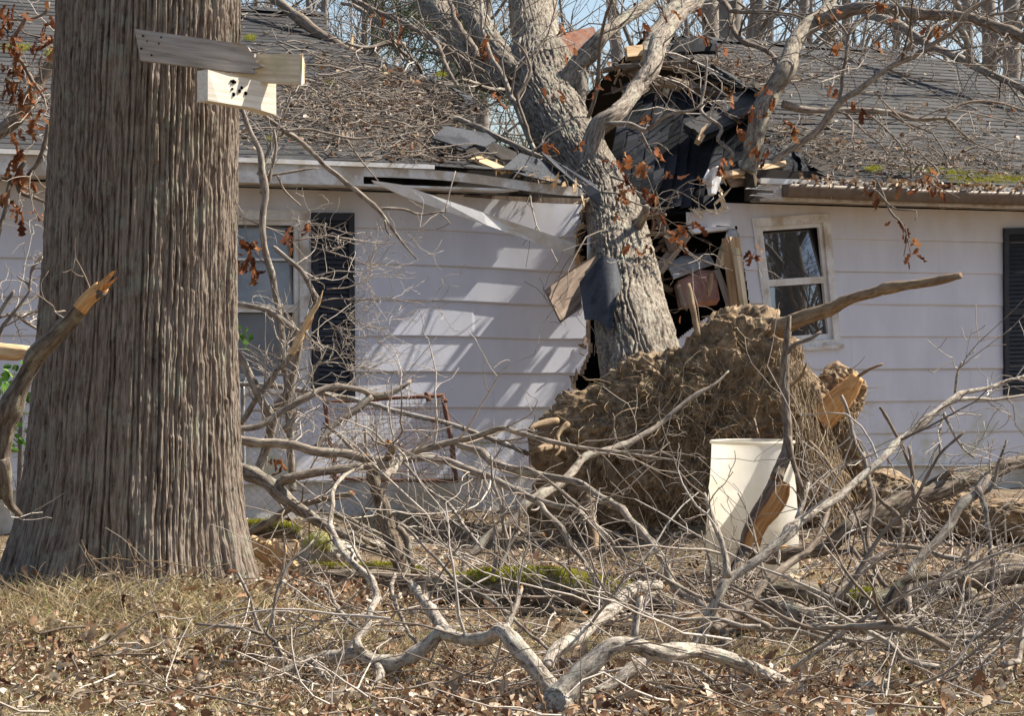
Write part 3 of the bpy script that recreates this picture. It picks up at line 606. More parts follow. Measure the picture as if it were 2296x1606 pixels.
# windows and shutters
def lerpq(q, u, v): return (1 - v) * ((1 - u) * q[0] + u * q[1]) + v * ((1 - u) * q[3] + u * q[2])
def bar(mb, q, u0, v0, u1, v1, o0, o1):
    V = [lerpq(q, u, v) + NO * o for o in (o0, o1) for u, v in ((u0, v0), (u1, v0), (u1, v1), (u0, v1))]
    for f in ([3, 2, 1, 0], [4, 5, 6, 7], [0, 1, 5, 4], [1, 2, 6, 5], [2, 3, 7, 6], [3, 0, 4, 7]): mb.add(np.array(V)[f], [[0, 1, 2, 3]])
def ring(mb, q, a, b, c, d, tl, tr, tt, tb, o0, o1):
    bar(mb, q, a, b, a + tl, d, o0, o1); bar(mb, q, c - tr, b, c, d, o0, o1); bar(mb, q, a + tl, b, c - tr, b + tt, o0, o1); bar(mb, q, a + tl, d - tb, c - tr, d, o0, o1)
def window(q, label, glass2, sash_v, muntin=None, lower_mat=None):
    q = [np.array(x) for x in wq(q)]; w = MB(); wd = np.linalg.norm(q[1] - q[0]); ht = np.linalg.norm(q[3] - q[0])
    ring(w, q, 0, 0, 1, 1, .075 / wd, .075 / wd, .08 / ht, .05 / ht, -.03, .022); bar(w, q, -.02, 1, 1.02, 1 + .035 / ht, -.02, .045)
    root = tag(obj("window", w, M['oldtrim'], house, smooth=False), label)
    a, b, c, d = .075 / wd + .001, .08 / ht + .001, 1 - .075 / wd - .001, 1 - .05 / ht - .001; tw, th = .035 / wd, .035 / ht
    m1 = MB(); ring(m1, q, a, b, c, sash_v, tw, tw, th, th * .8, -.035, -.004); 
    if muntin: bar(m1, q, a + tw, muntin, c - tw, muntin + .5 * th, -.03, -.01)
    obj("sash", m1, M['trim'], root, smooth=False)
    m2 = MB(); ring(m2, q, a, sash_v, c, d, tw, tw, th * .9, th * 1.3, -.05, -.012); obj("sash", m2, M['trim'], root, smooth=False)
    g = MB(); v = [lerpq(q, u, t) - NO * (.028 if t > .4 else .095) for u, t in ((a + tw, b + th), (c - tw, b + th), (c - tw, sash_v - th * .8), (a + tw, sash_v - th * .8))]; g.add(v, [[0, 3, 2, 1]]); obj("pane", g, glass2 or M['glass'], root)
    g = MB(); v = [lerpq(q, u, t) - NO * (.038 if t > .8 else .07) for u, t in ((a + tw, sash_v + th), (c - tw, sash_v + th), (c - tw, d - th), (a + tw, d - th))]; g.add(v, [[0, 3, 2, 1]]); obj("pane", g, lower_mat or M['glass'], root)
    return root
window(QL, "tall double hung window with a screened lower sash beside the dark shutter", M['curtain'], .55, .27, M['screen'])
window(QR, "narrow double hung window leaning out of square beside the torn hole", None, .50)
def shutter(q, label):
    q = [np.array(x) for x in wq(q)]; m = MB(); wd = np.linalg.norm(q[1] - q[0]); ht = np.linalg.norm(q[3] - q[0])
    tw, th = .05 / wd, .06 / ht; ring(m, q, 0, 0, 1, 1, tw, tw, th, th, .014, .045); bar(m, q, tw, .5 - th / 2, 1 - tw, .5 + th / 2, .014, .044)
    n = int(ht / .042)
    for k in range(n):
        v = th + (1 - 2 * th) * k / n; 
        if abs(v - .5) < th * .6: continue
        a, b = lerpq(q, tw, v), lerpq(q, 1 - tw, v); c, d = lerpq(q, 1 - tw, v + .034 / ht), lerpq(q, tw, v + .034 / ht)
        m.add([a + NO * .02, b + NO * .02, c + NO * .038, d + NO * .038, c + NO * .016, d + NO * .016], [[3, 2, 1, 0], [2, 3, 5, 4]])
    bar(m, q, tw, th, 1 - tw, 1 - th, .012, .016)
    return tag(obj("shutter", m, M['shutter'], house, smooth=False), label)
shutter([(696, 477), (790, 478), (792, 889), (697, 882)], "dark louvred shutter beside the screened window")
shutter([(2246, 512), (2400, 508), (2404, 882), (2247, 886)], "dark louvred shutter on the undamaged end of the wall")

# the torn middle of the roof: slabs of shingled decking hanging down into the house
def rslab(name, corners, cols, rows, mt, parent, label=None, bend=.03, th=.03, step=.034, seed=1):
    """shingled slab between four corner points (D x, D y, depth): rows of shingles run across u, stepped like laid courses"""
    q = [at(*c) for c in corners]; r = np.random.default_rng(seed); nu = cols * 4 + 1; m = MB()
    nr = unit(np.cross(q[1] - q[0], q[3] - q[0])); nr = nr if nr[1] < 0 else -nr
    for c in range(rows):
        u = np.linspace(0, 1, nu); tab = (u * cols * .999 + .5 * (c % 2)).astype(int); tint = _h(tab, tab * 0 + c, tab * 0 + seed)
        off = (_h(tab, tab * 0 + c * 7, tab * 0 + 2 + seed) - .5) * .25 / rows
        V = []
        for k, (vv, l) in enumerate(((c / rows, step * 1.6), ((c + .98) / rows, step * .5), ((c + 1.12) / rows, 0.0))):
            vq = np.clip(vv + off * (k < 2), 0, 1.02)
            b = np.array([lerpq(q, uu, v_) for uu, v_ in zip(u, vq)]); h = bend * (fbm(b * 2.5 + seed, 3) - .5) * 2
            V.append(b + nr * (l + h)[:, None])
        V.insert(0, V[0] - nr * step * 1.6); m.add(np.array(V), grid_faces(4, nu), None, np.tile(tint, 4))
    v = np.array([[lerpq(q, a, b) for a in np.linspace(0, 1, 12)] for b in np.linspace(0, 1, 12)]); h = bend * (fbm(v * 2.5 + seed, 3) - .5) * 2
    m.add(v - nr * th + nr * h[..., None], grid_faces(12, 12))
    return tag(obj(name, m, mt, parent, smooth=False), label)
rslab("roof_slab", [(1612, 195, 22.7), (1575, 472, 20.95), (1352, 462, 20.95), (1402, 185, 22.6)], 6, 9, M['felt'], house, "dark slab of roof hanging steeply with shingle rows turned upright", .05, seed=2)
rslab("roof_slab", [(1705, 215, 22.3), (1690, 430, 21.3), (1556, 410, 21.2), (1600, 220, 22.3)], 4, 5, M['felt'], house, "smaller dark slab of roof beside the hole", .06, seed=3)
rslab("roof_slab", [(1530, 292, 21.6), (1572, 318, 21.5), (1722, 236, 21.9), (1672, 198, 22.3)], 5, 2, M['roof'], house, "grey strip of shingled roof folded down over the hole", .03, seed=4)
rslab("roof_slab", [(1480, 112, 22.9), (1500, 138, 22.7), (1736, 232, 21.9), (1640, 176, 22.7)], 8, 3, M['roof'], house, "curled edge of shingles along the torn ridge", .05, seed=5)
rslab("roof_slab", [(1512, 92, 23.4), (1600, 96, 23.8), (1612, 120, 23.6), (1500, 118, 23.2)], 4, 2, M['felt'], house, "black end of the broken ridge", .04, seed=6)
rslab("roof_slab", [(1612, 398, 20.9), (1700, 330, 21.5), (1800, 352, 21.7), (1866, 412, 21.3)], 5, 4, M['felt'], house, "lifted dark corner of roof over the broken eave", .03, seed=7)
def piece(name, pts, th, mt, parent=None, label=None, cat=None):
    m = MB(); slab(m, [at(*p) for p in pts], th); return tag(obj(name, m, mt, parent, smooth=False), label, cat)
piece("eave_board", [(1612, 388, 20.75), (1760, 362, 21.25), (1762, 374, 21.2), (1613, 400, 20.7)], .03, M['stud'], house, "bare broken board edge under the lifted corner of roof")
piece("eave_board", [(1628, 400, 20.85), (1745, 380, 21.2), (1700, 412, 21.1), (1640, 420, 20.9)], .03, M['brownboard'], house)
piece("shingle_flap", [(969, 310, 19.55), (999, 283, 19.8), (1092, 300, 19.9), (1112, 316, 19.8), (1088, 330, 19.62), (1062, 324, 19.6), (1042, 334, 19.5)], .012, M['flap'], house, "bent shingle sheet lifted off above the eave")
piece("shingle_flap", [(1128, 377, 19.5), (1165, 344, 19.75), (1219, 360, 19.85), (1268, 394, 19.8), (1255, 412, 19.65), (1180, 396, 19.5)], .012, M['flap'], house, "dark shingle sheet sliding down over the sagging fascia")
piece("shingle_flap", [(1205, 334, 19.9), (1240, 358, 19.85), (1330, 412, 19.7), (1347, 432, 19.6), (1344, 464, 19.55), (1322, 440, 19.6), (1246, 374, 19.75)], .012, M['flap'], house, "torn shingle strip bent down in front of the trunk")
piece("shingle_flap", [(1010, 195, 21.2), (1055, 215, 21.2), (1062, 232, 21.0), (1030, 243, 20.9), (1045, 225, 21.0)], .012, M['flap'], house, "curled shingle beside the trunk high on the roof")
mb = MB(); slab(mb, [at(1040, 338, 20.1), at(1105, 318, 20.3), at(1170, 348, 20.3), at(1135, 380, 19.95), at(1110, 372, 19.9)], .01); obj("opening_shade_sheet", mb, M['inside'], house, smooth=False)  # dark sheet painted as the shade in the hole under the lifted shingles
piece("eave_board", [(1050, 355, 19.5), (1076, 352, 19.6), (1140, 380, 19.55), (1115, 382, 19.45)], .02, M['palesplit'], house, "pale bare wood where shingles are torn off the eave")
for k, (pts, mt) in enumerate((([(1478, 178), (1528, 190), (1526, 201), (1476, 190)], 'stud'), ([(1484, 199), (1502, 198), (1498, 215), (1491, 210)], 'paleboard'), ([(1395, 150), (1470, 139), (1562, 150), (1561, 158), (1470, 149), (1396, 161)], 'brownboard'), ([(1441, 160), (1450, 112), (1458, 112), (1452, 162)], 'stud'), ([(1420, 190), (1428, 150), (1436, 150), (1432, 192)], 'brownboard'), ([(1500, 176), (1640, 212), (1638, 222), (1498, 186)], 'brownboard'), ([(1462, 470), (1482, 470), (1520, 560), (1500, 566)], 'brownboard'), ([(1470, 600), (1540, 520), (1546, 528), (1482, 612)], 'board'))):
    piece("broken_rafter", [(x, y, (22.45 if y < 300 else 20.85) - .05 * (i > 1)) for i, (x, y) in enumerate(pts)], .06, M[mt], house)
# framing and rubbish in the hole
def at_h(pts): return [(*D('h', x, y), Y) for x, y, Y in pts]
piece("wall_stud", at_h([(1575, 740, 20.75), (1660, 740, 20.85), (1740, 1390, 20.8), (1650, 1390, 20.7)]), .09, M['stud'], house, "upright stud at the side of the hole")
piece("wall_stud", at_h([(1520, 900, 20.95), (1570, 750, 21.0), (1560, 960, 21.0), (1500, 1000, 20.95)]), .05, M['paleboard'], house, "pale leaning stud inside the hole")
piece("wall_stud", at_h([(1480, 1020, 20.9), (1525, 1010, 20.9), (1640, 1310, 20.8), (1590, 1360, 20.8)]), .05, M['board'], house, "grey leaning stud inside the hole")
piece("wall_stud", at_h([(1645, 830, 20.66), (1672, 830, 20.7), (1760, 1380, 20.68), (1725, 1380, 20.62)]), .04, M['paleboard'], house, "pale strip along the sawtooth edge of the hole")
piece("window_remnant", at_h([(1262, 668, 20.72), (1640, 640, 20.95), (1645, 672, 20.95), (1300, 705, 20.72)]), .04, M['trim'], house, "white head of the smashed window")
piece("window_remnant", at_h([(1600, 660, 20.9), (1665, 672, 20.93), (1678, 745, 20.93), (1570, 745, 20.86)]), .03, M['metal'], house, "bent metal corner of the smashed window")
piece("drywall_panel", at_h([(1075, 970, 20.9), (1200, 900, 21.1), (1425, 868, 21.2), (1478, 960, 21.1), (1310, 1020, 20.9), (1130, 1090, 20.7)]), .014, M['drywall'], None, "grey sheet of plasterboard slumped inside the torn hole", "plasterboard")
piece("insulation_batt", at_h([(1150, 1130, 20.85), (1330, 1040, 21.0), (1470, 1040, 21.0), (1510, 1290, 20.9), (1330, 1310, 20.8), (1190, 1330, 20.7)]), .09, M['insul'], None, "pinkish brown insulation batt spilling out below the grey plasterboard", "insulation")
piece("broken_batten", at_h([(1440, 1050, 20.8), (1465, 1040, 20.8), (1465, 1160, 20.75), (1430, 1250, 20.7), (1415, 1200, 20.7)]), .02, M['stud'], None, "short splintered batten in front of the insulation", "batten")
piece("broken_batten", at_h([(1150, 1150, 20.7), (1180, 1140, 20.7), (1250, 1360, 20.6), (1190, 1320, 20.6)]), .03, M['brownboard'], None, "dark batten leaning between the trunk and the insulation", "batten")
piece("sheathing_board", at_h([(1240, 345, 21.2), (1520, 330, 21.3), (1550, 480, 21.1), (1200, 480, 21.0)]), .02, M['felt'], house)
piece("trim_block", at_h([(1375, 265, 20.55), (1420, 170, 20.6), (1450, 190, 20.6), (1440, 255, 20.55)]), .06, M['trim'], None, "small white trim block with a point hanging over the hole", "trim block")
piece("trim_block", at_h([(1450, 150, 20.5), (1500, 135, 20.6), (1525, 250, 20.55), (1480, 375, 20.45), (1440, 370, 20.45), (1420, 260, 20.5)]), .05, M['oldtrim'], None, "long white trim offcut dangling at the broken eave corner", "trim block")
# splinters of board and sheathing round the edge of the hole
rng = np.random.default_rng(40)
def shards(name, line, n, mt, Y, L=(.04, .22), label=None):
    m = MB(); line = np.array(line, float); seg = np.linalg.norm(np.diff(line, axis=0), axis=1); c = np.concatenate([[0], np.cumsum(seg)])
    for u in rng.uniform(0, c[-1], n):
        x, y = np.interp(u, c, line[:, 0]), np.interp(u, c, line[:, 1]); p = at(x, y, Y + rng.normal(0, .05)); d = unit(E * rng.normal(.2, .8) + UP * rng.normal(0, .8) + NO * rng.normal(.1, .4)); b = unit(np.cross(d, NO + rng.normal(0, .3, 3))); l = rng.uniform(*L); w = rng.uniform(.004, .022)
        slab(m, [p - d * l * .35 - b * w, p - d * l * .35 + b * w, p + d * l * .25 + b * w * .8, p + d * l * .65 + b * w * rng.uniform(-.5, .5), p + d * l * .3 - b * w * .6], rng.uniform(.004, .012))
    return tag(obj(name, m, mt, house, smooth=False), label)
shards("splinters", [(1308, 440), (1298, 500), (1290, 560), (1310, 640)], 26, M['stud'], 20.25)
shards("splinters", [(1540, 478), (1620, 470), (1612, 410)], 16, M['paleboard'], 20.75)
shards("splinters", [(1312, 760), (1290, 850), (1235, 940)], 14, M['brownboard'], 20.2, (.03, .12))
shards("splinters", [(1380, 170), (1480, 130), (1560, 160), (1650, 200)], 40, M['stud'], 22.7, (.08, .45))
shards("splinters", [(1380, 200), (1500, 185), (1640, 230)], 34, M['brownboard'], 22.5, (.1, .5))
shards("splinters", [(1600, 395), (1690, 400), (1760, 425)], 18, M['palesplit'], 20.9, (.05, .25))
shards("splinters", [(1050, 350), (1150, 385), (1290, 420)], 18, M['palesplit'], 19.6, (.04, .2))
shards("splinters", [(1460, 470), (1500, 560), (1480, 650)], 22, M['brownboard'], 20.9, (.1, .4))
# hanging fascia board and loose boards
def strip_board(mb, top, bot, th):
    """long board given by its two edges, so that it may twist"""
    T, B = np.array([at(*p) for p in top]), np.array([at(*p) for p in bot]); n = len(T); d = np.array([0, th, 0])
    L = np.concatenate([[0], np.cumsum(np.linalg.norm(np.diff(T, axis=0), axis=1))])
    for A, C, w0, w1 in ((B, T, 0, .1), (T, T + d, .1, .12), (T + d, B + d, .12, .2), (B + d, B, .2, .22)):
        mb.add(np.stack([A, C], 1), grid_faces(n, 2)[:, ::-1], np.stack([np.stack([0 * L, 0 * L + w0, L], -1), np.stack([0 * L, 0 * L + w1, L], -1)], 1))
    for i in (0, n - 1): mb.add([T[i], B[i], B[i] + d, T[i] + d], [[0, 1, 2, 3]])
mb = MB(); dz = [18.6, 18.75, 18.9, 19.2, 19.55, 19.72]
strip_board(mb, [(x, y, Y) for (x, y), Y in zip([(832, 404), (900, 414), (958, 434), (1082, 476), (1225, 523), (1292, 548)], dz)], [(x, y, Y + .03) for (x, y), Y in zip([(838, 411), (900, 438), (958, 459), (1092, 505), (1211, 548), (1285, 573)], dz)], .022)
tag(obj("hanging_fascia_board", mb, M['trim'], smooth=False), "long white fascia board torn loose and hanging aslant across the siding", "board")
piece("splintered_board", at_h([(35, 1185, 18.9), (300, 980, 19.1), (560, 835, 19.35), (600, 860, 19.35), (330, 1110, 19.1), (345, 1340, 19.0), (170, 1465, 18.8)]), .02, M['brownboard'], None, "wide brown board tilted against the trunk with nails along its edge", "board")
piece("white_batten", at_h([(400, 740, 19.9), (560, 700, 20.0), (562, 840, 19.9), (470, 905, 19.8), (400, 940, 19.75)]), .03, M['trim'], None, "short white batten upright between the trunk and the broken siding", "batten")
mb = MB()     # limp shingle scrap draped on the trunk
q = [D('h', *c) for c in ((330, 1120), (520, 890), (640, 920), (700, 1150))]; low = [D('h', *c) for c in ((375, 1440), (480, 1440), (600, 1540), (650, 1230))]
U, Vv = np.meshgrid(np.linspace(0, 3, 25), np.linspace(0, 1, 25)); tx = np.interp(U, range(4), [c[0] for c in q]) * (1 - Vv) + np.interp(U, range(4), [c[0] for c in low]) * Vv; ty = np.interp(U, range(4), [c[1] for c in q]) * (1 - Vv) + np.interp(U, range(4), [c[1] for c in low]) * Vv
V = np.array([[at(tx[i, j], ty[i, j], 18.55 - .42 * Vv[i, j] + .10 * math.sin(U[i, j] * 2.2) * Vv[i, j] + .05 * abs(U[i, j] - 1.6) ** 2) for j in range(25)] for i in range(25)])
mb.add(V, grid_faces(25, 25)); mb.add(V + np.array([.0, .012, 0]), grid_faces(25, 25)[:, ::-1]); tag(obj("shingle_scrap", mb, M['flap']), "limp black shingle scrap draped over the lower trunk", "shingle scrap")
piece("roof_panel", [(1255, 75, 23.9), (1330, 60, 24.3), (1338, 82, 24.3), (1290, 118, 23.9), (1262, 142, 23.7)], .02, M['rust'], None, "rust brown panel of roof decking sticking up behind the trunk fork", "roof panel")
piece("splintered_rafter", [(1402, 108, 23.4), (1440, 104, 23.5), (1446, 128, 23.4), (1405, 132, 23.3)], .06, M['stud'], None, "splintered rafter end poking up beside the broken ridge", "rafter")
piece("splintered_rafter", [(1560, 316, 21.3), (1582, 262, 21.9), (1620, 225, 22.2), (1626, 232, 22.2), (1590, 285, 21.8), (1570, 322, 21.3)], .05, M['stud'], None, "broken rafter showing pale wood under the folded grey shingles", "rafter")
piece("splintered_rafter", [(788, 82, 22.6), (792, 78, 22.6), (790, 118, 22.5), (782, 116, 22.5)], .05, M['palesplit'], None, "pale splintered rafter standing at the collapsed end of the ridge", "rafter")
# ------------------------------------------------------------------ tracing helper for branches
def trace(zone, pts, Y0, Y1=None, grow_=1.0):
    """pts (x, y, width) in a zoomed zone; depth runs from Y0 to Y1 (or is a list)"""
    n = len(pts); Ys = np.interp(np.linspace(0, 1, n), np.linspace(0, 1, len(Y0)), Y0) if isinstance(Y0, (list, tuple)) else np.linspace(Y0, Y0 if Y1 is None else Y1, n)
    s = ZN[zone][2]; P = []; R = []; lw = 20
    for p, Y in zip(pts, Ys):
        lw = p[2] if len(p) > 2 else lw
        x, y = D(zone, p[0], p[1]); P.append(at(x, y, Y)); R.append(max(lw / s * K * Y / 2 * grow_, .0018))
    return np.array(P), np.array(R)
def broken(mb, P, R, rng, ln=1.2):
    """jagged torn end at the last point of a polyline"""
    d = unit(P[-1] - P[-2]); r = R[-1] * .96; u = unit(np.cross(d, [0.3, .2, 1.])); v = np.cross(d, u); n = 11
    for k in range(4):
        a = np.arange(n) / n * 6.283; rr = r * (1 - .24 * k); h = r * ln * rng.uniform(.0, 1.0, n) ** 2 * 1.5 * (1 - .1 * k)
        base = P[-1] - d * r * .4 + rr * (np.cos(a)[:, None] * u + np.sin(a)[:, None] * v)
        top = base + d * (r * .4 + h)[:, None] + (P[-1] - base) * .12
        mb.add(np.vstack([base, top, [P[-1] + d * r * .15]]), [np.stack([np.arange(n), (np.arange(n) + 1) % n, (np.arange(n) + 1) % n + n, np.arange(n) + n], -1), np.stack([np.arange(n) + n, (np.arange(n) + 1) % n + n, np.full(n, 2 * n)], -1)])

# ------------------------------------------------------------------ the fallen oak
rng = np.random.default_rng(31)
oak = empty("fallen_tree", at(1440, 1180, 17.6), "big uprooted oak lying through the crushed roof with its root ball in the yard", "tree")
mb = MB()
TP = [(1452, 900, 205), (1428, 770, 188), (1413, 690, 165), (1402, 600, 148), (1386, 520, 132), (1358, 440, 122), (1300, 355, 136), (1258, 285, 136), (1226, 220, 156), (1208, 150, 160), (1205, 110, 120)]
P, R = trace('d', TP, [17.9, 18.4, 18.9, 19.4, 20.1, 20.8, 21.5, 22.2, 22.8, 23.2, 23.4]); tube(mb, P, R, 340, .0095, .030, .027, .32, lump=.10, seed=1)
trunk = obj("trunk", mb, M['fallen'], oak)
LIMBS = [  # zone, depth, points, amount of side twigs, dark?
 ('t3', [22.9, 23.4, 24.5], [(600, 520, 230), (470, 370, 200), (370, 210, 180), (300, 60, 170), (270, -80, 160)], 16, 'fallen'),
 ('t3', [22.9, 23.6, 25], [(480, 560, 150), (330, 480, 170), (220, 330, 180), (120, 170, 180), (40, 20, 170), (0, -80, 160)], 22, 'fallen'),
 ('t3', [23.0, 23.6, 24.6], [(760, 470, 320), (735, 330, 310), (715, 200, 320), (700, 60, 320), (690, -90, 310)], 14, 'fallen'),
 ('t3', [22.6, 22.7, 24], [(930, 640, 150), (985, 530, 160), (1045, 420, 140), (1110, 345, 115), (1180, 240, 95), (1260, 155, 88), (1370, 80, 80), (1490, 0, 72), (1570, -60, 70)], 18, 'fallen'),
 ('t3', [22.6, 22.3], [(1030, 500, 100), (1035, 620, 80), (1010, 740, 55), (1000, 800, 30)], 0, 'fallen'),
 ('t3', [21.0, 21.2, 22.3, 23.6], [(1080, 1240, 190), (1095, 1080, 160), (1110, 930, 140), (1150, 830, 135), (1250, 765, 115), (1350, 680, 110), (1410, 600, 108), (1480, 490, 118), (1505, 390, 118), (1560, 270, 108), (1640, 165, 105), (1720, 80, 100), (1790, 10, 95), (1830, -70, 90)], 26, 'limb'),
 ('t4', [23.6, 25.5], [(60, 420, 120), (120, 330, 115), (180, 220, 112), (250, 110, 110), (330, 0, 105), (380, -60, 100)], 14, 'fallen'),
 ('t4', [20.9, 21.2, 22.6], [(800, 1180, 120), (840, 1040, 132), (870, 870, 130), (910, 740, 128), (990, 600, 128), (1060, 470, 128), (1090, 350, 118), (1160, 220, 108), (1260, 130, 100), (1330, 50, 88), (1370, -60, 80)], 24, 'fallen'),
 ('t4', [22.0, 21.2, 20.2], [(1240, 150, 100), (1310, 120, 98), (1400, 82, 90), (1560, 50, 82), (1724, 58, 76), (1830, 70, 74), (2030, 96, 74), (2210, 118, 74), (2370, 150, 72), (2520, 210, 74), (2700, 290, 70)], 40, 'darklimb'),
 ('t4', [21.0, 20.6], [(960, 1090, 45), (1150, 960, 46), (1280, 860, 45), (1400, 720, 44), (1463, 655, 40), (1640, 530, 40), (1780, 430, 38), (1930, 365, 36), (2060, 285, 30), (2200, 195, 24), (2330, 0, 18)], 30, 'limb'),
 ('t5', [21.2, 21.6], [(100, 700, 60), (250, 735, 48), (400, 742, 36), (600, 738, 36), (850, 762, 34), (1000, 802, 28), (1200, 800, 22), (1290, 880, 16), (1400, 960, 10)], 30, 'limb'),
 ('t5', [21.4, 21.7], [(1190, 800, 18), (1270, 715, 18), (1380, 682, 18), (1560, 690, 16), (1724, 742, 12)], 14, 'darklimb'),
 ('t5', [20.9, 21.3], [(480, 690, 22), (505, 520, 24), (530, 330, 22), (542, 240, 20), (460, 130, 15), (395, 30, 10)], 12, 'darklimb'),
 ('t5', [21.1, 21.4], [(545, 235, 16), (660, 110, 14), (820, 70, 10)], 6, 'darklimb'),
 ('t4', [20.9, 21.3], [(700, 1060, 28), (690, 1020, 26), (600, 940, 26), (620, 860, 26), (500, 765, 24), (490, 700, 24), (515, 560, 18), (525, 380, 12)], 14, 'limb'),
 ('t4', [21.1, 20.6], [(-180, 820, 40), (0, 835, 32), (120, 870, 28), (220, 800, 20), (300, 760, 18), (400, 745, 16), (490, 712, 14), (575, 610, 8)], 14, 'limb'),
 ('t4', [24, 22.5], [(600, -30, 40), (680, 75, 42), (700, 180, 38), (780, 280, 36), (930, 340, 32), (990, 420, 30), (1003, 490, 24)], 26, 'darklimb'),
 ('t4', [23, 22.4], [(680, 70, 30), (800, 80, 28), (1000, 85, 28), (1180, 120, 24)], 12, 'darklimb'),
 ('t5', [26, 24.8], [(640, 90, 50), (740, 110, 56), (870, 170, 60), (1000, 250, 56), (1150, 335, 58), (1300, 402, 56), (1450, 470, 52), (1600, 540, 46), (1750, 610, 40)], 40, 'limb'),
 ('t5', [25.4, 25.2], [(1150, 90, 26), (1300, 100, 30), (1500, 95, 24), (1724, 60, 16)], 16, 'limb'),
 ('t5', [25, 24.6], [(1340, 420, 40), (1350, 300, 46), (1300, 190, 40), (1290, 60, 36), (1200, -60, 30)], 16, 'limb'),
 ('t3', [20.9, 21.2, 22], [(720, 1010, 34), (650, 850, 36), (600, 720, 36), (560, 650, 36), (520, 540, 34), (440, 400, 34), (385, 260, 30), (365, 100, 26), (355, -40, 24)], 18, 'limb'),
 ('t3', [20.6, 21], [(700, 960, 22), (640, 780, 22), (610, 640, 22), (690, 500, 20), (650, 350, 16), (570, 265, 12)], 8, 'darklimb'),
 ('t3', [21, 22.4], [(210, 590, 24), (130, 440, 26), (75, 310, 26), (0, 210, 22), (-90, 130, 16)], 16, 'darklimb'),
 ('t3', [22.6, 23.6], [(340, 400, 46), (270, 260, 44), (200, 150, 36), (160, 40, 30), (150, -50, 26)], 10, 'darklimb'),
 ('t3', [22.6, 21.7], [(560, 600, 26), (430, 600, 26), (330, 560, 24), (230, 530, 16)], 10, 'limb'),
 ('t3', [20.6, 19.7], [(-60, 800, 20), (100, 780, 36), (240, 812, 40), (390, 878, 40), (500, 930, 36), (640, 1000, 30), (780, 1060, 26), (900, 1130, 20), (1100, 1290, 12)], 20, 'limb'),
 ('t3', [22.4, 21.8], [(1150, 480, 40), (1300, 450, 34), (1500, 430, 30), (1724, 420, 22), (1800, 380, 14)], 14, 'darklimb'),
 ('t3', [21.8, 21.3], [(1060, 830, 26), (1140, 600, 28), (1150, 380, 26), (1180, 180, 22), (1240, -20, 20)], 16, 'darklimb'),
 ('t3', [20.2, 19.3], [(1180, 1540, 90), (1300, 1530, 60), (1420, 1480, 40), (1600, 1440, 20)], 10, 'darklimb'),
 ('h', [19.7, 19.3], [(760, 720, 80), (830, 640, 80), (880, 540, 75), (900, 480, 60)], 0, 'limb'),
 ('h', [19.8, 19.2], [(600, 790, 60), (750, 760, 44), (940, 715, 30), (1100, 700, 24), (1200, 650, 18), (1320, 620, 12)], 6, 'darklimb'),
 ('h', [19.2, 18.6], [(1050, 725, 14), (1200, 810, 16), (1320, 905, 14), (1500, 980, 12), (1630, 1020, 8)], 4, 'limb'),
 ('h', [20.2, 19.8], [(600, 220, 20), (740, 270, 18), (820, 350, 16), (1000, 400, 12), (1120, 440, 8)], 6, 'limb'),
 ('h', [20.0, 19.6], [(520, 350, 18), (680, 370, 18), (760, 430, 16), (960, 490, 14), (1130, 480, 8)], 6, 'limb'),
 ('t2', [22.4, 22.9], [(900, 370, 50), (800, 330, 62), (680, 250, 66), (560, 170, 68), (450, 90, 68), (330, 0, 66), (270, -60, 60)], 12, 'darklimb'),
 ('t2', [23.6, 22.4], [(830, -30, 36), (950, 50, 40), (1100, 110, 40), (1250, 185, 36), (1400, 270, 34), (1560, 380, 30), (1724, 480, 30)], 26, 'darklimb'),
 ('t2', [24, 22.6], [(780, 20, 26), (880, 50, 30), (1000, 140, 26), (1130, 300, 22), (1190, 400, 16)], 18, 'limb'),
 ('t2', [22.6, 22.2], [(1200, 300, 40), (1090, 290, 32), (960, 320, 26), (800, 290, 18)], 18, 'limb'),
 ('t2', [22.5, 22], [(1320, 560, 24), (1290, 440, 26), (1130, 300, 20), (1120, 180, 14)], 14, 'limb'),
]
lf_pts = []
for z, Y, pts, n, mt in LIMBS:
    m = MB(); P, R = trace(z, pts, Y); big = R.max() > .05
    tube(m, P, R, int(np.clip(2 * math.pi * R.max() / .008, 7, 200)), (.014 if big else max(.03, R.max())), (.016 if R.max() > .12 else .006 if big else 0), .024, .24, lump=.16, seed=rng.uniform(0, 50))
    lb = obj("limb", m, M[mt], oak)
    if n:
        m = MB(); Q = twigs(rng, m, P, R, max(2, int(n * .42)), (.35, 1.5), .011, 3, 2, zb=.0, wig=.28, minr=.0022); obj("twigs", m, M['twigdark' if mt == 'darklimb' else 'twig'], lb)
        lf_pts.append(Q[rng.integers(0, len(Q), max(1, n // 8)), 5])
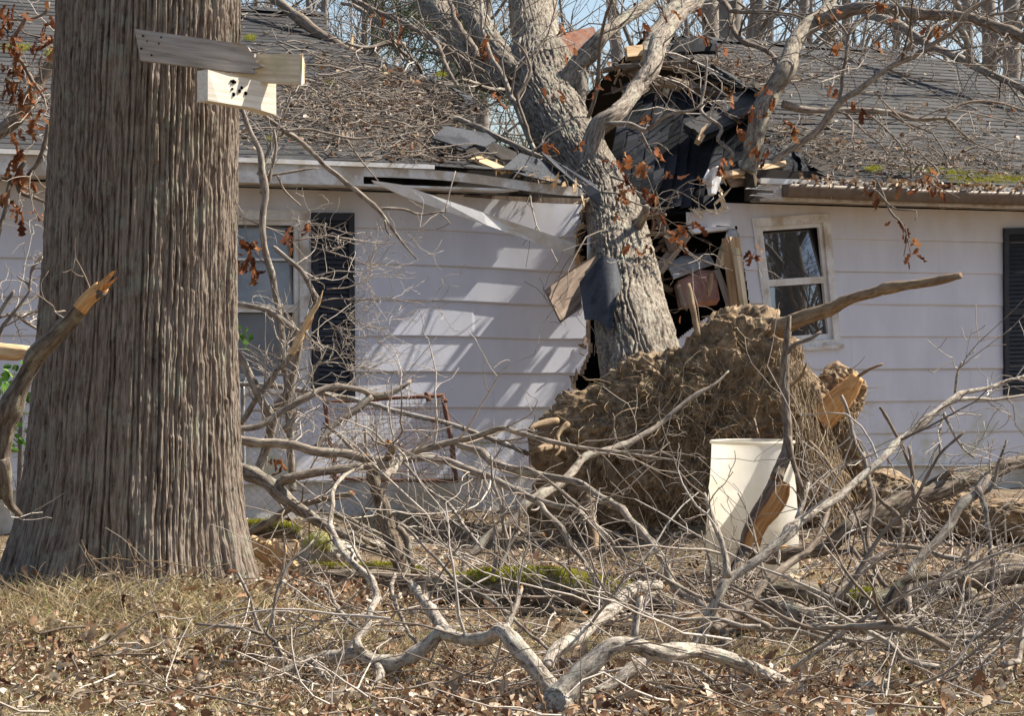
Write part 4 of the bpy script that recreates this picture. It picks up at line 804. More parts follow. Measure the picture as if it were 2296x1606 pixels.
# dead leaves that hang on it, in the places the photo has them
LV = [(1255, 65), (1280, 118), (1085, 95), (1240, 210), (1245, 215), (1305, 320), (1230, 330), (1110, 215), (1090, 110), (1340, 200), (1375, 155), (1440, 265), (1585, 92), (1620, 110), (1650, 215), (1660, 285), (1720, 205), (1735, 225), (1690, 245), (1700, 260), (1765, 280), (1780, 280), (1690, 330), (1725, 345), (1845, 30), (1860, 35), (1880, 100), (1975, 10), (2020, 40), (1955, 95), (1865, 205), (1915, 225), (1945, 250), (2080, 75), (2100, 65), (2070, 400), (2075, 430), (2100, 420), (2110, 435), (2095, 385), (1950, 420), (1965, 430), (2020, 420), (2022, 500), (2030, 515), (2050, 540), (2040, 585), (1975, 450), (1380, 360), (1400, 390), (1405, 350), (1440, 370), (1400, 450), (1375, 470), (1395, 430), (1470, 430), (1430, 435), (1520, 535), (1530, 550), (1525, 515), (1560, 505), (1420, 560), (1455, 555), (1460, 485), (1690, 580), (1680, 570), (1555, 400), (1512, 388), (1470, 345), (1405, 410), (1620, 375), (1630, 360), (905, 65), (1100, 120), (850, 40), (1450, 60), (1500, 30), (1560, 20)]
m = MB(); rng = np.random.default_rng(77)
pts = np.array([at(x + rng.normal(0, 3), y - 8, 19.0 if y > 330 and x < 1600 else 19.9 if y > 300 else 20.6) for x, y in LV]); hang_leaves(rng, m, pts, 3, (.08, .15)); hang_leaves(rng, m, np.concatenate(lf_pts)[::2], 1, (.06, .11))
for x, y in LV[-42:]: pass
obj("dead_leaves", m, M['leaf'], oak)
# hanging twig that carries leaves below the gutter
m = MB(); 
for pts in ([(1010, 1010, 10), (1150, 1160, 14), (1100, 1230, 12), (1290, 1330, 0)], [(1050, 1110, 12), (1040, 1160, 12), (1130, 1190, 10), (1150, 1230, 8)], [(730, 1200, 12), (780, 1310, 14), (830, 1430, 14), (900, 1500, 12), (940, 1600, 8), (960, 1700, 6)], [(690, 1270, 10), (740, 1290, 12), (850, 1400, 12), (1000, 1420, 8), (990, 1480, 6)]):
    P, R = trace('t5', pts, 19.6, 19.3); tube(m, P, np.maximum(R, .0028), 6, .04)
for pts in ([(880, 0, 10), (890, 80, 10), (870, 190, 6)], [(890, 75, 8), (940, 120, 6)]): P, R = trace('m5', pts, 19.3); tube(m, P, np.maximum(R, .0025), 5, .04)
obj("twigs", m, M['twigdark'], oak)
# root ball
def blob(mb, poly, Yf, thick, ctr, rng, amp=.12, na=380, nr=150, front=.35, squash=1.0):
    cx, cy = ctr; th = np.linspace(0, 2 * math.pi, na, endpoint=False); Rr = np.zeros(na)
    for i, a in enumerate(th):
        d = np.array([math.cos(a), math.sin(a)]); best = 30
        for k in range(len(poly)):
            p = np.array(poly[k]) - ctr; q = np.array(poly[(k + 1) % len(poly)]) - ctr; e = q - p; den = d[0] * e[1] - d[1] * e[0]
            if abs(den) < 1e-9: continue
            t = (p[0] * e[1] - p[1] * e[0]) / den; u = (p[0] * d[1] - p[1] * d[0]) / den
            if t > 0 and 0 <= u <= 1: best = max(best, t)
        Rr[i] = best
    Rr = (Rr + np.roll(Rr, 1) + np.roll(Rr, -1)) / 3
    rho = np.concatenate([np.linspace(0.0, 1, nr), np.linspace(1, .0, nr // 2)[1:]]); V = np.zeros((len(rho), na, 3))
    for j, r in enumerate(rho):
        fr = j < nr; prof = math.sqrt(max(0, 1 - r ** 2.6))
        Y = Yf - front * (prof - 0) if fr else Yf + thick * prof
        for i, a in enumerate(th): V[j, i] = at(cx + math.cos(a) * Rr[i] * r, cy + math.sin(a) * Rr[i] * r, Y)
    n1 = fbm(V * 3.2 + 4, 4) - .5; n2 = fbm(V * 11 + 1, 4) - .5; n3 = fbm(V * 38, 3) - .5
    c0 = V.mean((0, 1)); out = unit(V - c0 + np.array([0, -.4, 0]) * (rho < 2)[:, None, None])
    clod = sst(.35, .7, vn(V * 16 + 8))
    V = V + out * (amp * .85 * n1 + amp * 1.15 * n2 + amp * .7 * n3 + amp * .22 * clod + .018 * (vn(V * 55 + 2) - .5) + .012 * (vn(V * 110) - .5))[..., None]
    mb.add(V, grid_faces(len(rho), na, True)); return V
ball = [(1183, 1005), (1196, 965), (1215, 945), (1250, 905), (1262, 885), (1300, 880), (1340, 868), (1385, 835), (1420, 808), (1470, 800), (1530, 790), (1560, 758), (1590, 725), (1640, 700), (1700, 694), (1735, 712), (1770, 760), (1800, 795), (1812, 850), (1835, 900), (1850, 960), (1870, 1030), (1905, 1100), (1925, 1200), (1700, 1260), (1300, 1240), (1200, 1215), (1185, 1130), (1215, 1060)]
m = MB(); BV = blob(m, ball, 17.55, .5, (1545, 990), rng, .15)
rb = obj("root_ball", m, M['dirt'], oak)
m = MB(); chunk = [(1825, 860), (1850, 822), (1880, 812), (1925, 838), (1940, 870), (1930, 910), (1905, 960), (1890, 1000), (1940, 1020), (1965, 1090), (1940, 1125), (1880, 1120), (1845, 1000)]
CV = blob(m, chunk, 17.7, .3, (1885, 930), rng, .09, 200, 80, .2); tag(obj("root_ball", m, M['dirt'], oak), "separate clod of earth on a splintered root")
m = MB(); P, R = trace('d', [(1838, 945, 60), (1875, 905, 60), (1905, 870, 46), (1925, 845, 30)], 17.45, 17.4); tube(m, P, R, 24, .02, .01, .02, .3); obj("splintered_root", m, M['split'], oak)
ROOTS = [('m4', [15.9, 16.2, 16.9, 17.3], [(960, 650, 115), (1070, 610, 112), (1250, 530, 92), (1400, 468, 72), (1560, 428, 62), (1640, 400, 58), (1800, 372, 56), (1980, 345, 54), (2130, 318, 46)][::-1]),
 ('m4', [17.0, 17.1], [(440, 700, 40), (420, 580, 40), (400, 470, 38), (375, 370, 30)]), 
  
 ('m3', [17, 16.8], [(830, 1240, 40), (760, 1255, 46), (690, 1275, 40), (640, 1300, 16)]), ('m3', [17, 16.8], [(900, 1260, 34), (830, 1340, 30), (850, 1420, 20), (800, 1480, 14)]), ('m3', [17.1, 16.7], [(860, 1420, 60), (780, 1410, 56), (700, 1430, 46)]),
  ('m5', [17.4, 17.3], [(540, 985, 20), (620, 930, 22), (735, 880, 14)]), ('m4', [17, 16.7], [(1000, 1060, 18), (1100, 960, 20), (1135, 870, 10)]),
 ('m4', [16.9, 16.7], [(1150, 1380, 30), (1250, 1480, 26), (1330, 1606, 20), (1400, 1700, 12)]), ('m4', [16.8, 16.6], [(800, 1230, 14), (830, 1330, 10)]), 
 ('b4', [16.8, 16.5], [(1200, 60, 26), (1300, 200, 24), (1370, 330, 18), (1420, 420, 12)]), ('b3', [16.6, 16.3], [(1030, 200, 60), (1050, 350, 55), (1070, 480, 50), (1080, 560, 40)])]
for z, Y, pts in ROOTS:
    m = MB(); P, R = trace(z, pts, Y); tube(m, P, R, int(np.clip(R.max() * 500, 8, 40)), .03, .006 if R.max() > .03 else 0, .03, .1, lump=.25, seed=rng.uniform(0, 9)); rt = obj("root", m, M['rootbark'], oak)
    if z == 'm4' and len(pts) == 9: m = MB(); broken(m, P[::-1], R[::-1], rng, .7); 
m = MB(); V = BV[10:152].reshape(-1, 3); i = rng.integers(0, len(V), 1150); S = V[i] + np.array([0, -.01, 0])
dv = unit(np.stack([rng.normal(0, .6, 1150), -rng.uniform(.1, .9, 1150), -rng.uniform(-.2, 1.3, 1150)], -1)); P, R = grow(rng, S, dv, rng.uniform(.05, .28, 1150), rng.uniform(.0013, .0033, 1150) * rng.choice([1, 1, 1, 1.8], 1150), 6, .33, -.16); many_tubes(m, P, R, 4, rng.uniform(0, 1, 1150))
V = CV[6:80].reshape(-1, 3); i = rng.integers(0, len(V), 220); S = V[i]; P, R = grow(rng, S, unit(np.stack([rng.normal(0, .6, 220), -rng.uniform(.1, .9, 220), -rng.uniform(-.6, 1.3, 220)], -1)), rng.uniform(.04, .22, 220), rng.uniform(.0016, .004, 220), 6, .35, -.12); many_tubes(m, P, R, 4, rng.uniform(0, 1, 220))
# fringe on the far right edge of the ball, and along the crest
fr = np.array([at(x, y, 17.2 + rng.normal(0, .06)) for x, y in zip(rng.uniform(1740, 1900, 420), rng.uniform(760, 1160, 420)) if abs((x - 1745) - (y - 740) * .36) < 45]); n = len(fr)
P, R = grow(rng, fr, unit(np.stack([rng.normal(.15, .3, n), rng.normal(-.3, .3, n), -rng.uniform(.6, 1.4, n)], -1)), rng.uniform(.15, .6, n), rng.uniform(.0015, .004, n), 6, .22, -.25); many_tubes(m, P, R, 4, rng.uniform(.2, 1, n))
i = rng.integers(0, len(BV[20:140].reshape(-1, 3)), 70); S = BV[20:140].reshape(-1, 3)[i]; o_ = unit(S - BV.mean((0, 1)) + np.array([0, -.35, -.1])); P, R = grow(rng, S - o_ * .06, o_ + rng.normal(0, .35, (70, 3)), rng.uniform(.12, .45, 70), rng.uniform(.004, .012, 70), 9, .28, -.10); many_tubes(m, P, R * np.linspace(1, .35, 9), 7, rng.uniform(0, .6, 70))
tag(obj("rootlets", m, M['rootlet'], oak), kind="stuff")
m = MB(); sel = V = BV[50:150].reshape(-1, 3); top = V[(V[:, 2] > 1.0)]; i = rng.integers(0, len(top), 500); S = top[i]; n = 500
P, R = grow(rng, S, unit(np.stack([rng.normal(0, .6, n), rng.normal(-.2, .4, n), rng.uniform(-.2, 1, n)], -1)), rng.uniform(.03, .14, n), rng.uniform(.001, .0022, n), 5, .4, -.1); many_tubes(m, P, R, 3, rng.uniform(.2, 1, n)); tag(obj("sod_fringe", m, M['grass'], oak), kind="stuff")
# loose earth on the ground
m = MB(); mound = [(1910, 1090), (1960, 1062), (2010, 1058), (2040, 1080), (2080, 1095), (2180, 1120), (2300, 1118), (2420, 1140), (2420, 1230), (1900, 1225)]
blob(m, mound, 17.7, .5, (2120, 1165), rng, .10, 300, 100, .5); tag(obj("earth_mound", m, M['dirt']), "brown heap of dug up earth beside the root ball below the siding", "earth heap")

# ------------------------------------------------------------------ fallen branches in the yard
rng = np.random.default_rng(55)
FB = [
("pale thick forked limb with scaly bark sprawling over the leaf litter", 'pale', 30, [
 ('b3', [10.35, 10.55, 11.2], [(815, 1690, 215), (840, 1580, 200), (865, 1480, 185), (950, 1370, 150), (1080, 1245, 135), (1200, 1150, 125), (1340, 1150, 112), (1480, 1205, 95), (1610, 1200, 92), (1718, 1192, 84), (1905, 1240, 88), (2090, 1310, 84), (2240, 1380, 82), (2330, 1480, 78), (2390, 1610, 80), (2400, 1700, 78)], 0),
 ('b3', [10.58, 10.75, 11.2], [(830, 1480, 120), (760, 1390, 118), (680, 1285, 112), (560, 1160, 110), (470, 1075, 100), (380, 1110, 86), (250, 1115, 86), (100, 1075, 92)], 0),
 ('b2', [11.2, 11.25, 11.0], [(1400, 1060, 92), (1320, 1140, 88), (1200, 1222, 86), (1050, 1270, 86), (920, 1255, 90), (830, 1215, 88), (700, 1235, 76), (560, 1242, 70), (440, 1272, 64), (330, 1340, 54), (200, 1425, 50), (80, 1522, 44), (0, 1550, 32), (-120, 1565, 24), (-300, 1592, 18), (-480, 1606, 14)], 0),
 ('b2', [11.25, 11.9], [(1410, 1090, 84), (1345, 985, 78), (1260, 860, 62), (1185, 762, 46)], 1),
 ('b2', [11.2, 11.6, 12.4], [(850, 1200, 66), (835, 1130, 58), (900, 1050, 46), (932, 925, 46), (970, 845, 46), (942, 775, 44), (920, 720, 52), (800, 620, 42), (735, 540, 32), (682, 420, 34), (665, 370, 34), (682, 250, 30), (686, 160, 28), (760, 65, 24), (870, 8, 18)], 0),
 ('b2', [11.2, 10.9], [(975, 1290, 60), (985, 1355, 60), (930, 1440, 46), (800, 1530, 45), (735, 1575, 45)], 1),
 ('b2', [11.1, 10.95], [(560, 1250, 44), (600, 1330, 42), (670, 1420, 42), (745, 1520, 44)], 0),
 ('b3', [11.0, 11.6, 12.2], [(745, 1300, 70), (840, 1175, 96), (980, 1090, 92), (1090, 1000, 86), (1185, 930, 84), (1240, 870, 86), (1320, 800, 84), (1480, 772, 62)], 1),
 ('b3', [11.15, 11.2], [(1320, 1110, 52), (1340, 960, 44), (1362, 840, 34)], 1),
 ('b3', [11.1, 11.3], [(500, 1060, 46), (520, 1010, 42), (560, 900, 36), (600, 790, 26)], 1),
 ('b3', [11.0, 10.7], [(1480, 1210, 60), (1340, 1290, 70), (1150, 1420, 80), (1010, 1500, 60), (940, 1540, 40)], 0),
 ('b3', [11.0, 10.8], [(1270, 1150, 34), (1400, 1190, 36), (1641, 1280, 38), (1850, 1400, 28), (1960, 1540, 22), (2020, 1640, 18)], 0)]),
("long sun bleached branch slanting up across the drum", 'pale', 30, [
 ('b4', [11.9, 12.1, 12.8, 13.4], [(420, 1190, 60), (450, 1110, 66), (490, 1020, 76), (560, 880, 72), (620, 762, 72), (720, 688, 64), (850, 608, 60), (960, 500, 60), (1080, 360, 60), (1250, 268, 56), (1390, 168, 54), (1500, 68, 50), (1641, -68, 48), (1720, -150, 48), (1844, -250, 44), (1980, -344, 42), (2084, -430, 38), (2140, -462, 34), (2300, -490, 24), (2400, -532, 20), (2550, -574, 16)], 0),
 ('m5', [13.3, 13.5], [(1190, 1118, 26), (1320, 1100, 22), (1460, 1106, 20), (1660, 1078, 12)], 0),
 ('m5', [13.3, 13.2], [(1192, 1105, 18), (1208, 960, 16), (1240, 868, 14)], 0), ('m5', [13.2, 13.1], [(1125, 1195, 20), (1190, 1330, 18), (1260, 1430, 16), (1322, 1475, 14)], 0), ('m5', [13.2, 13.1], [(1120, 1200, 16), (1100, 1330, 16), (1102, 1452, 14)], 0),
 ('b4', [11.95, 12.1], [(640, 720, 60), (622, 620, 40), (600, 520, 40), (540, 360, 36), (500, 230, 30), (485, 180, 16)], 0),
 ('b4', [12.4, 12.5], [(1080, 345, 40), (1120, 230, 34), (1150, 115, 24)], 0)]),
("dark slender branch parallel below the sun bleached branch", 'darklimb', 16, [
 ('b4', [12.2, 13.3], [(540, 1060, 58), (630, 990, 60), (760, 890, 58), (850, 775, 52), (950, 690, 50), (1050, 620, 48), (1160, 530, 44), (1240, 400, 28), (1285, 275, 18)], 0)]),
("grey branch arching from the fence over the yard to the front pile", 'limb', 44, [
 ('m2', [14.6, 14.8, 14.6], [(-40, 1330, 50), (40, 1345, 56), (170, 1370, 60), (350, 1390, 60), (500, 1420, 58), (650, 1442, 60), (800, 1462, 56), (950, 1488, 52), (1100, 1470, 50), (1250, 1420, 46), (1400, 1388, 42), (1550, 1350, 40), (1690, 1308, 38), (1775, 1290, 38), (1850, 1320, 36), (1985, 1360, 32), (2165, 1400, 28), (2285, 1420, 26), (2475, 1440, 22), (2690, 1470, 16), (2920, 1500, 10)], 0),
 ('m3', [14.6, 14.2, 13.2, 12.2], [(190, 1398, 42), (340, 1440, 46), (430, 1510, 50), (560, 1558, 46), (700, 1590, 46), (820, 1610, 46), (960, 1640, 48), (1085, 1715, 48), (1205, 1775, 48), (1290, 1868, 48), (1400, 1985, 50), (1492, 2120, 52), (1560, 2255, 54), (1600, 2320, 58), (1710, 2400, 52), (1790, 2460, 50), (1850, 2510, 46), (1890, 2615, 54), (1910, 2700, 52)], 0),
 ('m2', [14.5, 14.3], [(1040, 1470, 60), (1060, 1420, 50), (1035, 1380, 36)], 1),
 ('m2', [14.3, 14.0], [(1100, 1480, 60), (1060, 1560, 60), (1010, 1606, 50)], 0)]),
("smooth branch bowing behind the grey arching branch with forked thin ends", 'limb', 36, [
 ('m2', [14.4, 14.5, 13.8, 13.4], [(360, 1625, 50), (430, 1598, 52), (560, 1570, 54), (700, 1556, 52), (860, 1540, 50), (1000, 1530, 50), (1200, 1490, 46), (1350, 1490, 48), (1500, 1530, 50), (1638, 1584, 46), (1690, 1606, 44), (1790, 1660, 42), (1905, 1715, 44), (1985, 1755, 44), (2045, 1825, 36), (2125, 1905, 38), (2165, 1965, 34), (2205, 2055, 30), (2255, 2105, 28), (2315, 2195, 26), (2365, 2265, 24), (2395, 2325, 18)], 0),
 ('b3', [13.9, 13.5], [(690, 215, 40), (830, 262, 36), (960, 292, 32), (1040, 370, 30), (1160, 462, 26), (1230, 560, 20), (1340, 620, 12)], 0),
 ('b3', [13.9, 13.6], [(560, 20, 26), (700, 50, 26), (1000, 290, 8)], 0)]),
("broad limb coming out from behind the big trunk and dropping to the grass", 'fallen', 22, [
 ('b2', [15.2, 14.9, 14.6], [(-40, -60, 80), (60, 0, 92), (160, 52, 100), (270, 122, 92), (400, 232, 76), (520, 312, 70), (640, 392, 66), (780, 462, 58), (900, 540, 46), (1060, 585, 36)], 0),
 ('b2', [15.0, 14.8], [(330, 130, 70), (370, 100, 56), (450, 72, 52), (600, 42, 50), (750, 22, 46), (860, 2, 36)], 0),
 ('b2', [15.0, 14.9], [(120, 446, 46), (280, 360, 46), (400, 282, 46), (560, 240, 42), (700, 202, 42), (800, 182, 36)], 1),
 ('b2', [14.9, 14.8], [(600, 300, 30), (780, 350, 32), (880, 400, 30), (1010, 450, 20)], 0),
 ('b2', [14.9, 15.1], [(700, 395, 36), (870, 470, 38), (1010, 540, 34), (1060, 570, 24)], 0)]),
("short thick broken limb standing up with orange peeled bark", 'log', 4, [
 ('b2', [14.7, 14.6, 14.3], [(930, -20, 50), (935, 60, 76), (960, 150, 82), (1000, 260, 100), (1030, 400, 112), (1075, 520, 118), (1120, 640, 104), (1112, 740, 92), (1100, 800, 70)], 0),
 ('b2', [14.7, 14.6], [(940, 60, 40), (990, 0, 44), (1040, -60, 34)], 1), ('b2', [14.75, 14.65], [(950, 60, 40), (930, -20, 40), (900, -60, 26)], 1),
 ('b2', [14.5, 14.3], [(1100, 400, 40), (1150, 470, 50), (1180, 600, 50), (1190, 660, 30)], 0)]),
("crooked branch rising from the mossy log to the root ball", 'limb', 20, [
 ('m4', [16.6, 16.2, 15.4, 15.1], [(640, 925, 12), (560, 1000, 20), (400, 1092, 30), (230, 1240, 32), (130, 1310, 38), (20, 1378, 44), (-80, 1412, 46), (-225, 1450, 48), (-325, 1520, 50), (-385, 1600, 54), (-460, 1660, 54), (-560, 1715, 52), (-665, 1775, 50), (-725, 1870, 50), (-800, 1940, 52), (-905, 2005, 54), (-975, 2075, 52), (-1040, 2140, 48), (-1060, 2260, 44)], 0),
 ('b3', [15.4, 15.2], [(560, 400, 30), (620, 440, 28), (740, 445, 20)], 1)]),
("long dark log resting aslant on the earth heap", 'log', 30, [
 ('b5', [15.0, 14.9, 15.2, 15.8], [(-150, 540, 90), (0, 578, 92), (100, 560, 96), (250, 552, 92), (400, 530, 92), (500, 432, 112), (560, 372, 112), (680, 330, 122), (760, 280, 130), (900, 210, 116), (1050, 190, 112), (1200, 130, 112), (1380, 72, 108), (1550, -5, 96), (1700, -40, 84), (1850, -70, 70)], 0),
 ('b4', [14.9, 14.6], [(745, 545, 92), (720, 600, 96), (690, 660, 100), (680, 780, 100), (655, 890, 84)], 0),
 ('b5', [15.3, 15.2], [(960, 180, 40), (1060, 110, 46), (1150, 60, 44), (1180, 40, 30)], 1),
 ('b5', [14.9, 14.9], [(430, 560, 30), (550, 555, 30), (700, 600, 26), (900, 570, 24), (1100, 560, 14)], 0)]),
("branch with light bark dropping steeply in front of the earth heap", 'limb', 30, [
 ('b5', [13.9, 13.4, 12.9], [(1395, 62, 72), (1350, 150, 68), (1250, 252, 62), (1180, 370, 60), (1100, 462, 58), (1010, 560, 56), (950, 640, 52), (912, 712, 50), (900, 830, 46), (908, 920, 46), (870, 1050, 40), (850, 1150, 36), (850, 1280, 30), (870, 1400, 24), (850, 1470, 16)], 0),
 ('b5', [13.8, 13.2], [(1350, 150, 40), (1378, 220, 34), (1400, 300, 31), (1412, 420, 31), (1430, 560, 31), (1440, 700, 31), (1432, 850, 32), (1412, 1000, 32), (1398, 1100, 30), (1450, 1230, 22), (1472, 1312, 14)], 0),
 ('b5', [13.9, 13.9], [(1370, 190, 26), (1440, 130, 24), (1470, 20, 20), (1530, -160, 14)], 0)]),
("thick dark log with one short leg propping it off the grass", 'log', 16, [
 ('b5', [14.0, 13.6, 13.4], [(1850, 650, 150), (1641, 690, 156), (1450, 712, 172), (1280, 762, 182), (1100, 802, 176), (950, 832, 176), (700, 892, 190), (450, 882, 172), (250, 822, 130), (60, 800, 110), (-60, 800, 90)], 0),
 ('b5', [13.6, 13.3], [(1290, 830, 110), (1340, 920, 108), (1400, 1010, 104), (1490, 1090, 50)], 0),
 ('b5', [13.5, 13.4], [(440, 900, 50), (400, 840, 46), (340, 760, 36)], 1),
 ('b5', [13.6, 13.9], [(450, 810, 46), (510, 740, 46), (600, 640, 40)], 0)]),
("rotten log with a bright cushion of moss along its top", 'log', 12, [
 ('b3', [14.0, 13.9, 13.7], [(-680, 800, 130), (-500, 815, 180), (-250, 822, 205), (0, 826, 225), (200, 824, 250), (400, 816, 276), (600, 812, 294), (800, 816, 294), (950, 826, 270), (1100, 845, 244), (1300, 865, 200), (1500, 890, 156), (1600, 920, 110)], 0),
 ('b3', [13.6, 13.6], [(590, 985, 52), (700, 985, 60), (850, 1000, 62), (990, 1010, 56)], 1)]),
("slim mossy log between the boulder and the rotten log", 'log', 4, [
 ('b2', [14.9, 14.8], [(400, 690, 80), (560, 680, 96), (760, 690, 96), (950, 680, 92), (1150, 690, 90), (1300, 705, 56)], 0)]),
("short grey log with a forked end lying before the thick dark log", 'fallen', 10, [
 ('b4', [13.1, 12.8], [(780, 870, 70), (860, 890, 96), (1000, 925, 104), (1150, 965, 108), (1300, 1005, 92), (1450, 1045, 66), (1600, 1080, 40)], 0),
 ('b4', [12.9, 12.6], [(980, 1000, 60), (1100, 1036, 64), (1220, 1050, 78), (1320, 1075, 78), (1400, 1115, 50)], 1),
 ('b4', [12.9, 12.8], [(480, 1120, 40), (600, 1090, 62), (750, 1050, 58), (900, 1020, 30)], 0)]),
("brown branch with a torn orange elbow above the twigs", 'log', 16, [
 ('b5', [12.3, 12.1, 11.6], [(1265, 735, 44), (1170, 716, 46), (1060, 712, 50), (960, 722, 52), (860, 752, 62), (785, 850, 76), (732, 960, 82), (680, 1070, 78), (600, 1150, 78), (540, 1230, 74), (490, 1310, 66), (440, 1390, 92), (420, 1500, 86), (405, 1640, 80)], 0),
 ('b5', [12.3, 12.3], [(1160, 716, 44), (1230, 705, 50), (1275, 730, 44)], 1),
 ('b5', [11.8, 11.5], [(460, 1380, 60), (500, 1392, 52), (620, 1400, 52), (760, 1430, 52), (870, 1462, 50), (1000, 1492, 46), (1135, 1525, 36)], 1),
 ('b5', [11.9, 12], [(560, 1150, 40), (500, 1130, 40), (480, 1050, 24)], 0)]),
("pale forked stick springing out of the front twigs", 'limb', 14, [
 ('b5', [11.4, 11.9], [(1080, 1530, 28), (1230, 1365, 40), (1340, 1272, 36), (1440, 1205, 34), (1510, 1135, 18)], 0), ('b5', [11.9, 11.4], [(1520, 1090, 18), (1500, 1250, 24), (1475, 1380, 26), (1455, 1450, 22)], 0),
 ('b5', [11.3, 11.1], [(1500, 1430, 28), (1450, 1500, 36), (1485, 1560, 32), (1570, 1620, 26)], 0)]),
("knobbly limb with a stump end at the edge of the pile", 'fallen', 10, [
 ('b5', [11.3, 11.5, 11.4], [(1130, 1560, 70), (1250, 1500, 84), (1390, 1420, 92), (1385, 1335, 60), (1500, 1330, 56), (1600, 1372, 70), (1650, 1450, 74), (1670, 1560, 70)], 0),
 ('b5', [11.4, 11.4], [(1380, 1400, 60), (1375, 1330, 56), (1370, 1290, 40)], 1), ('b5', [11.4, 11.4], [(1600, 1370, 50), (1595, 1310, 36)], 1)]),
("grey limb lying flat in front of the leg of the thick dark log", 'limb', 18, [
 ('b5', [12.9, 12.6], [(860, 1030, 36), (980, 1045, 44), (1100, 1062, 46), (1280, 1092, 46), (1450, 1102, 46), (1700, 1102, 46)], 0), ('b5', [12.9, 12.6], [(920, 990, 26), (980, 1090, 26), (1030, 1270, 25), (1130, 1420, 20), (1170, 1500, 12)], 0)]),
("slim grey limb above the thick dark log", 'limb', 18, [
 ('b5', [14.3, 14.2], [(720, 505, 26), (850, 520, 28), (990, 530, 30), (1060, 560, 32), (1180, 602, 38), (1350, 632, 42), (1500, 640, 46), (1680, 715, 46)], 0), ('b5', [14.2, 13.9], [(1300, 470, 12), (1290, 560, 20), (1250, 740, 22), (1240, 900, 22), (1215, 1060, 20), (1232, 1215, 12)], 0)]),
("thin crooked sapling stem crossing in front of the dark log", 'darklimb', 16, [
 ('b5', [14.4, 13.8], [(610, -80, 24), (640, 80, 32), (672, 200, 36), (660, 330, 36), (642, 450, 34), (660, 560, 36), (700, 700, 40), (775, 785, 28)], 0), ('b5', [14.2, 13.8], [(540, 520, 26), (620, 640, 36), (690, 760, 46), (705, 840, 40)], 0)]),
("knotted upright stick standing before the earth heap", 'darklimb', 12, [
 ('b5', [14.8, 14.6], [(900, -120, 22), (922, 0, 26), (940, 200, 28), (980, 400, 28), (992, 505, 24)], 0), ('b5', [14.7, 14.5], [(670, 110, 20), (720, 220, 26), (800, 290, 30), (862, 362, 32), (852, 450, 36), (808, 570, 34)], 0), ('m5', [14.8, 14.9], [(720, 1155, 20), (830, 1350, 22), (900, 1500, 22), (930, 1620, 20)], 0)]),
("curved twiggy shoot behind the sun bleached branch", 'limb', 8, [('m5', [14.6, 14.3], [(475, 1080, 22), (520, 1200, 24), (545, 1330, 26), (580, 1420, 24), (620, 1480, 22), (640, 1560, 18)], 0)]),
("scaly branch half buried in leaves at the bottom of the pile", 'fallen', 14, [
 ('b5', [10.9, 11.1], [(560, 1620, 110), (660, 1585, 118), (800, 1562, 120), (950, 1572, 112), (1045, 1545, 60), (1100, 1520, 30)], 0), ('b5', [11.0, 11.0], [(980, 1606, 46), (1150, 1560, 44), (1300, 1522, 38), (1470, 1512, 42), (1600, 1490, 46), (1750, 1480, 40)], 0)]),
("thin pale branch curving past the boulder to the front limb", 'limb', 20, [
 ('b2', [11.7, 11.4], [(560, 480, 12), (500, 545, 16), (410, 622, 20), (350, 740, 22), (312, 880, 24), (300, 980, 24), (262, 1085, 26), (315, 1130, 30), (345, 1220, 32), (370, 1270, 26)], 0), ('b2', [11.6, 11.4], [(70, 690, 16), (150, 850, 20), (190, 1000, 22), (235, 1085, 24)], 0), ('b2', [11.4, 11.4], [(-200, 1020, 18), (0, 1036, 24), (100, 1050, 24), (235, 1082, 24)], 0), ('b2', [11.6, 11.7], [(365, 440, 10), (372, 520, 13), (368, 640, 16)], 0)]),
("slender straight branch running down from the fence to the front fork", 'limb', 18, [
 ('b2', [13.6, 13.2, 12.2, 11.4], [(1140, -10, 18), (1280, 150, 22), (1400, 232, 22), (1470, 310, 20), (1530, 400, 20), (1640, 540, 16)], 0), ('b2', [12.9, 12.2, 11.4], [(1120, 380, 18), (1200, 450, 20), (1300, 560, 22), (1400, 660, 24), (1490, 762, 26), (1640, 842, 26), (1790, 940, 26), (1867, 1020, 24), (1987, 1120, 24), (2047, 1170, 22), (2167, 1265, 18)], 0),
 ('b2', [12.6, 11.6], [(520, 730, 16), (640, 790, 20), (700, 900, 26), (760, 980, 30), (865, 1065, 22)], 0), ('b2', [12.4, 11.4], [(1080, 700, 26), (1055, 780, 28), (1085, 890, 28), (1160, 1060, 24), (1235, 1165, 16)], 0)]),
("forked thin branch reaching up like a tuning fork", 'limb', 8, [('b3', [14.1, 13.9], [(405, -60, 14), (412, 60, 18), (436, 155, 20), (468, 250, 22), (482, 380, 24), (520, 482, 26), (580, 430, 22), (590, 250, 10)], 0), ('b3', [13.9, 13.8], [(585, 430, 20), (530, 500, 24), (490, 590, 26), (440, 660, 20)], 0), ('b3', [14, 13.8], [(430, 390, 26), (440, 560, 28), (420, 700, 26)], 0)]),
]
def gfl(x, y): return gz(x, y)
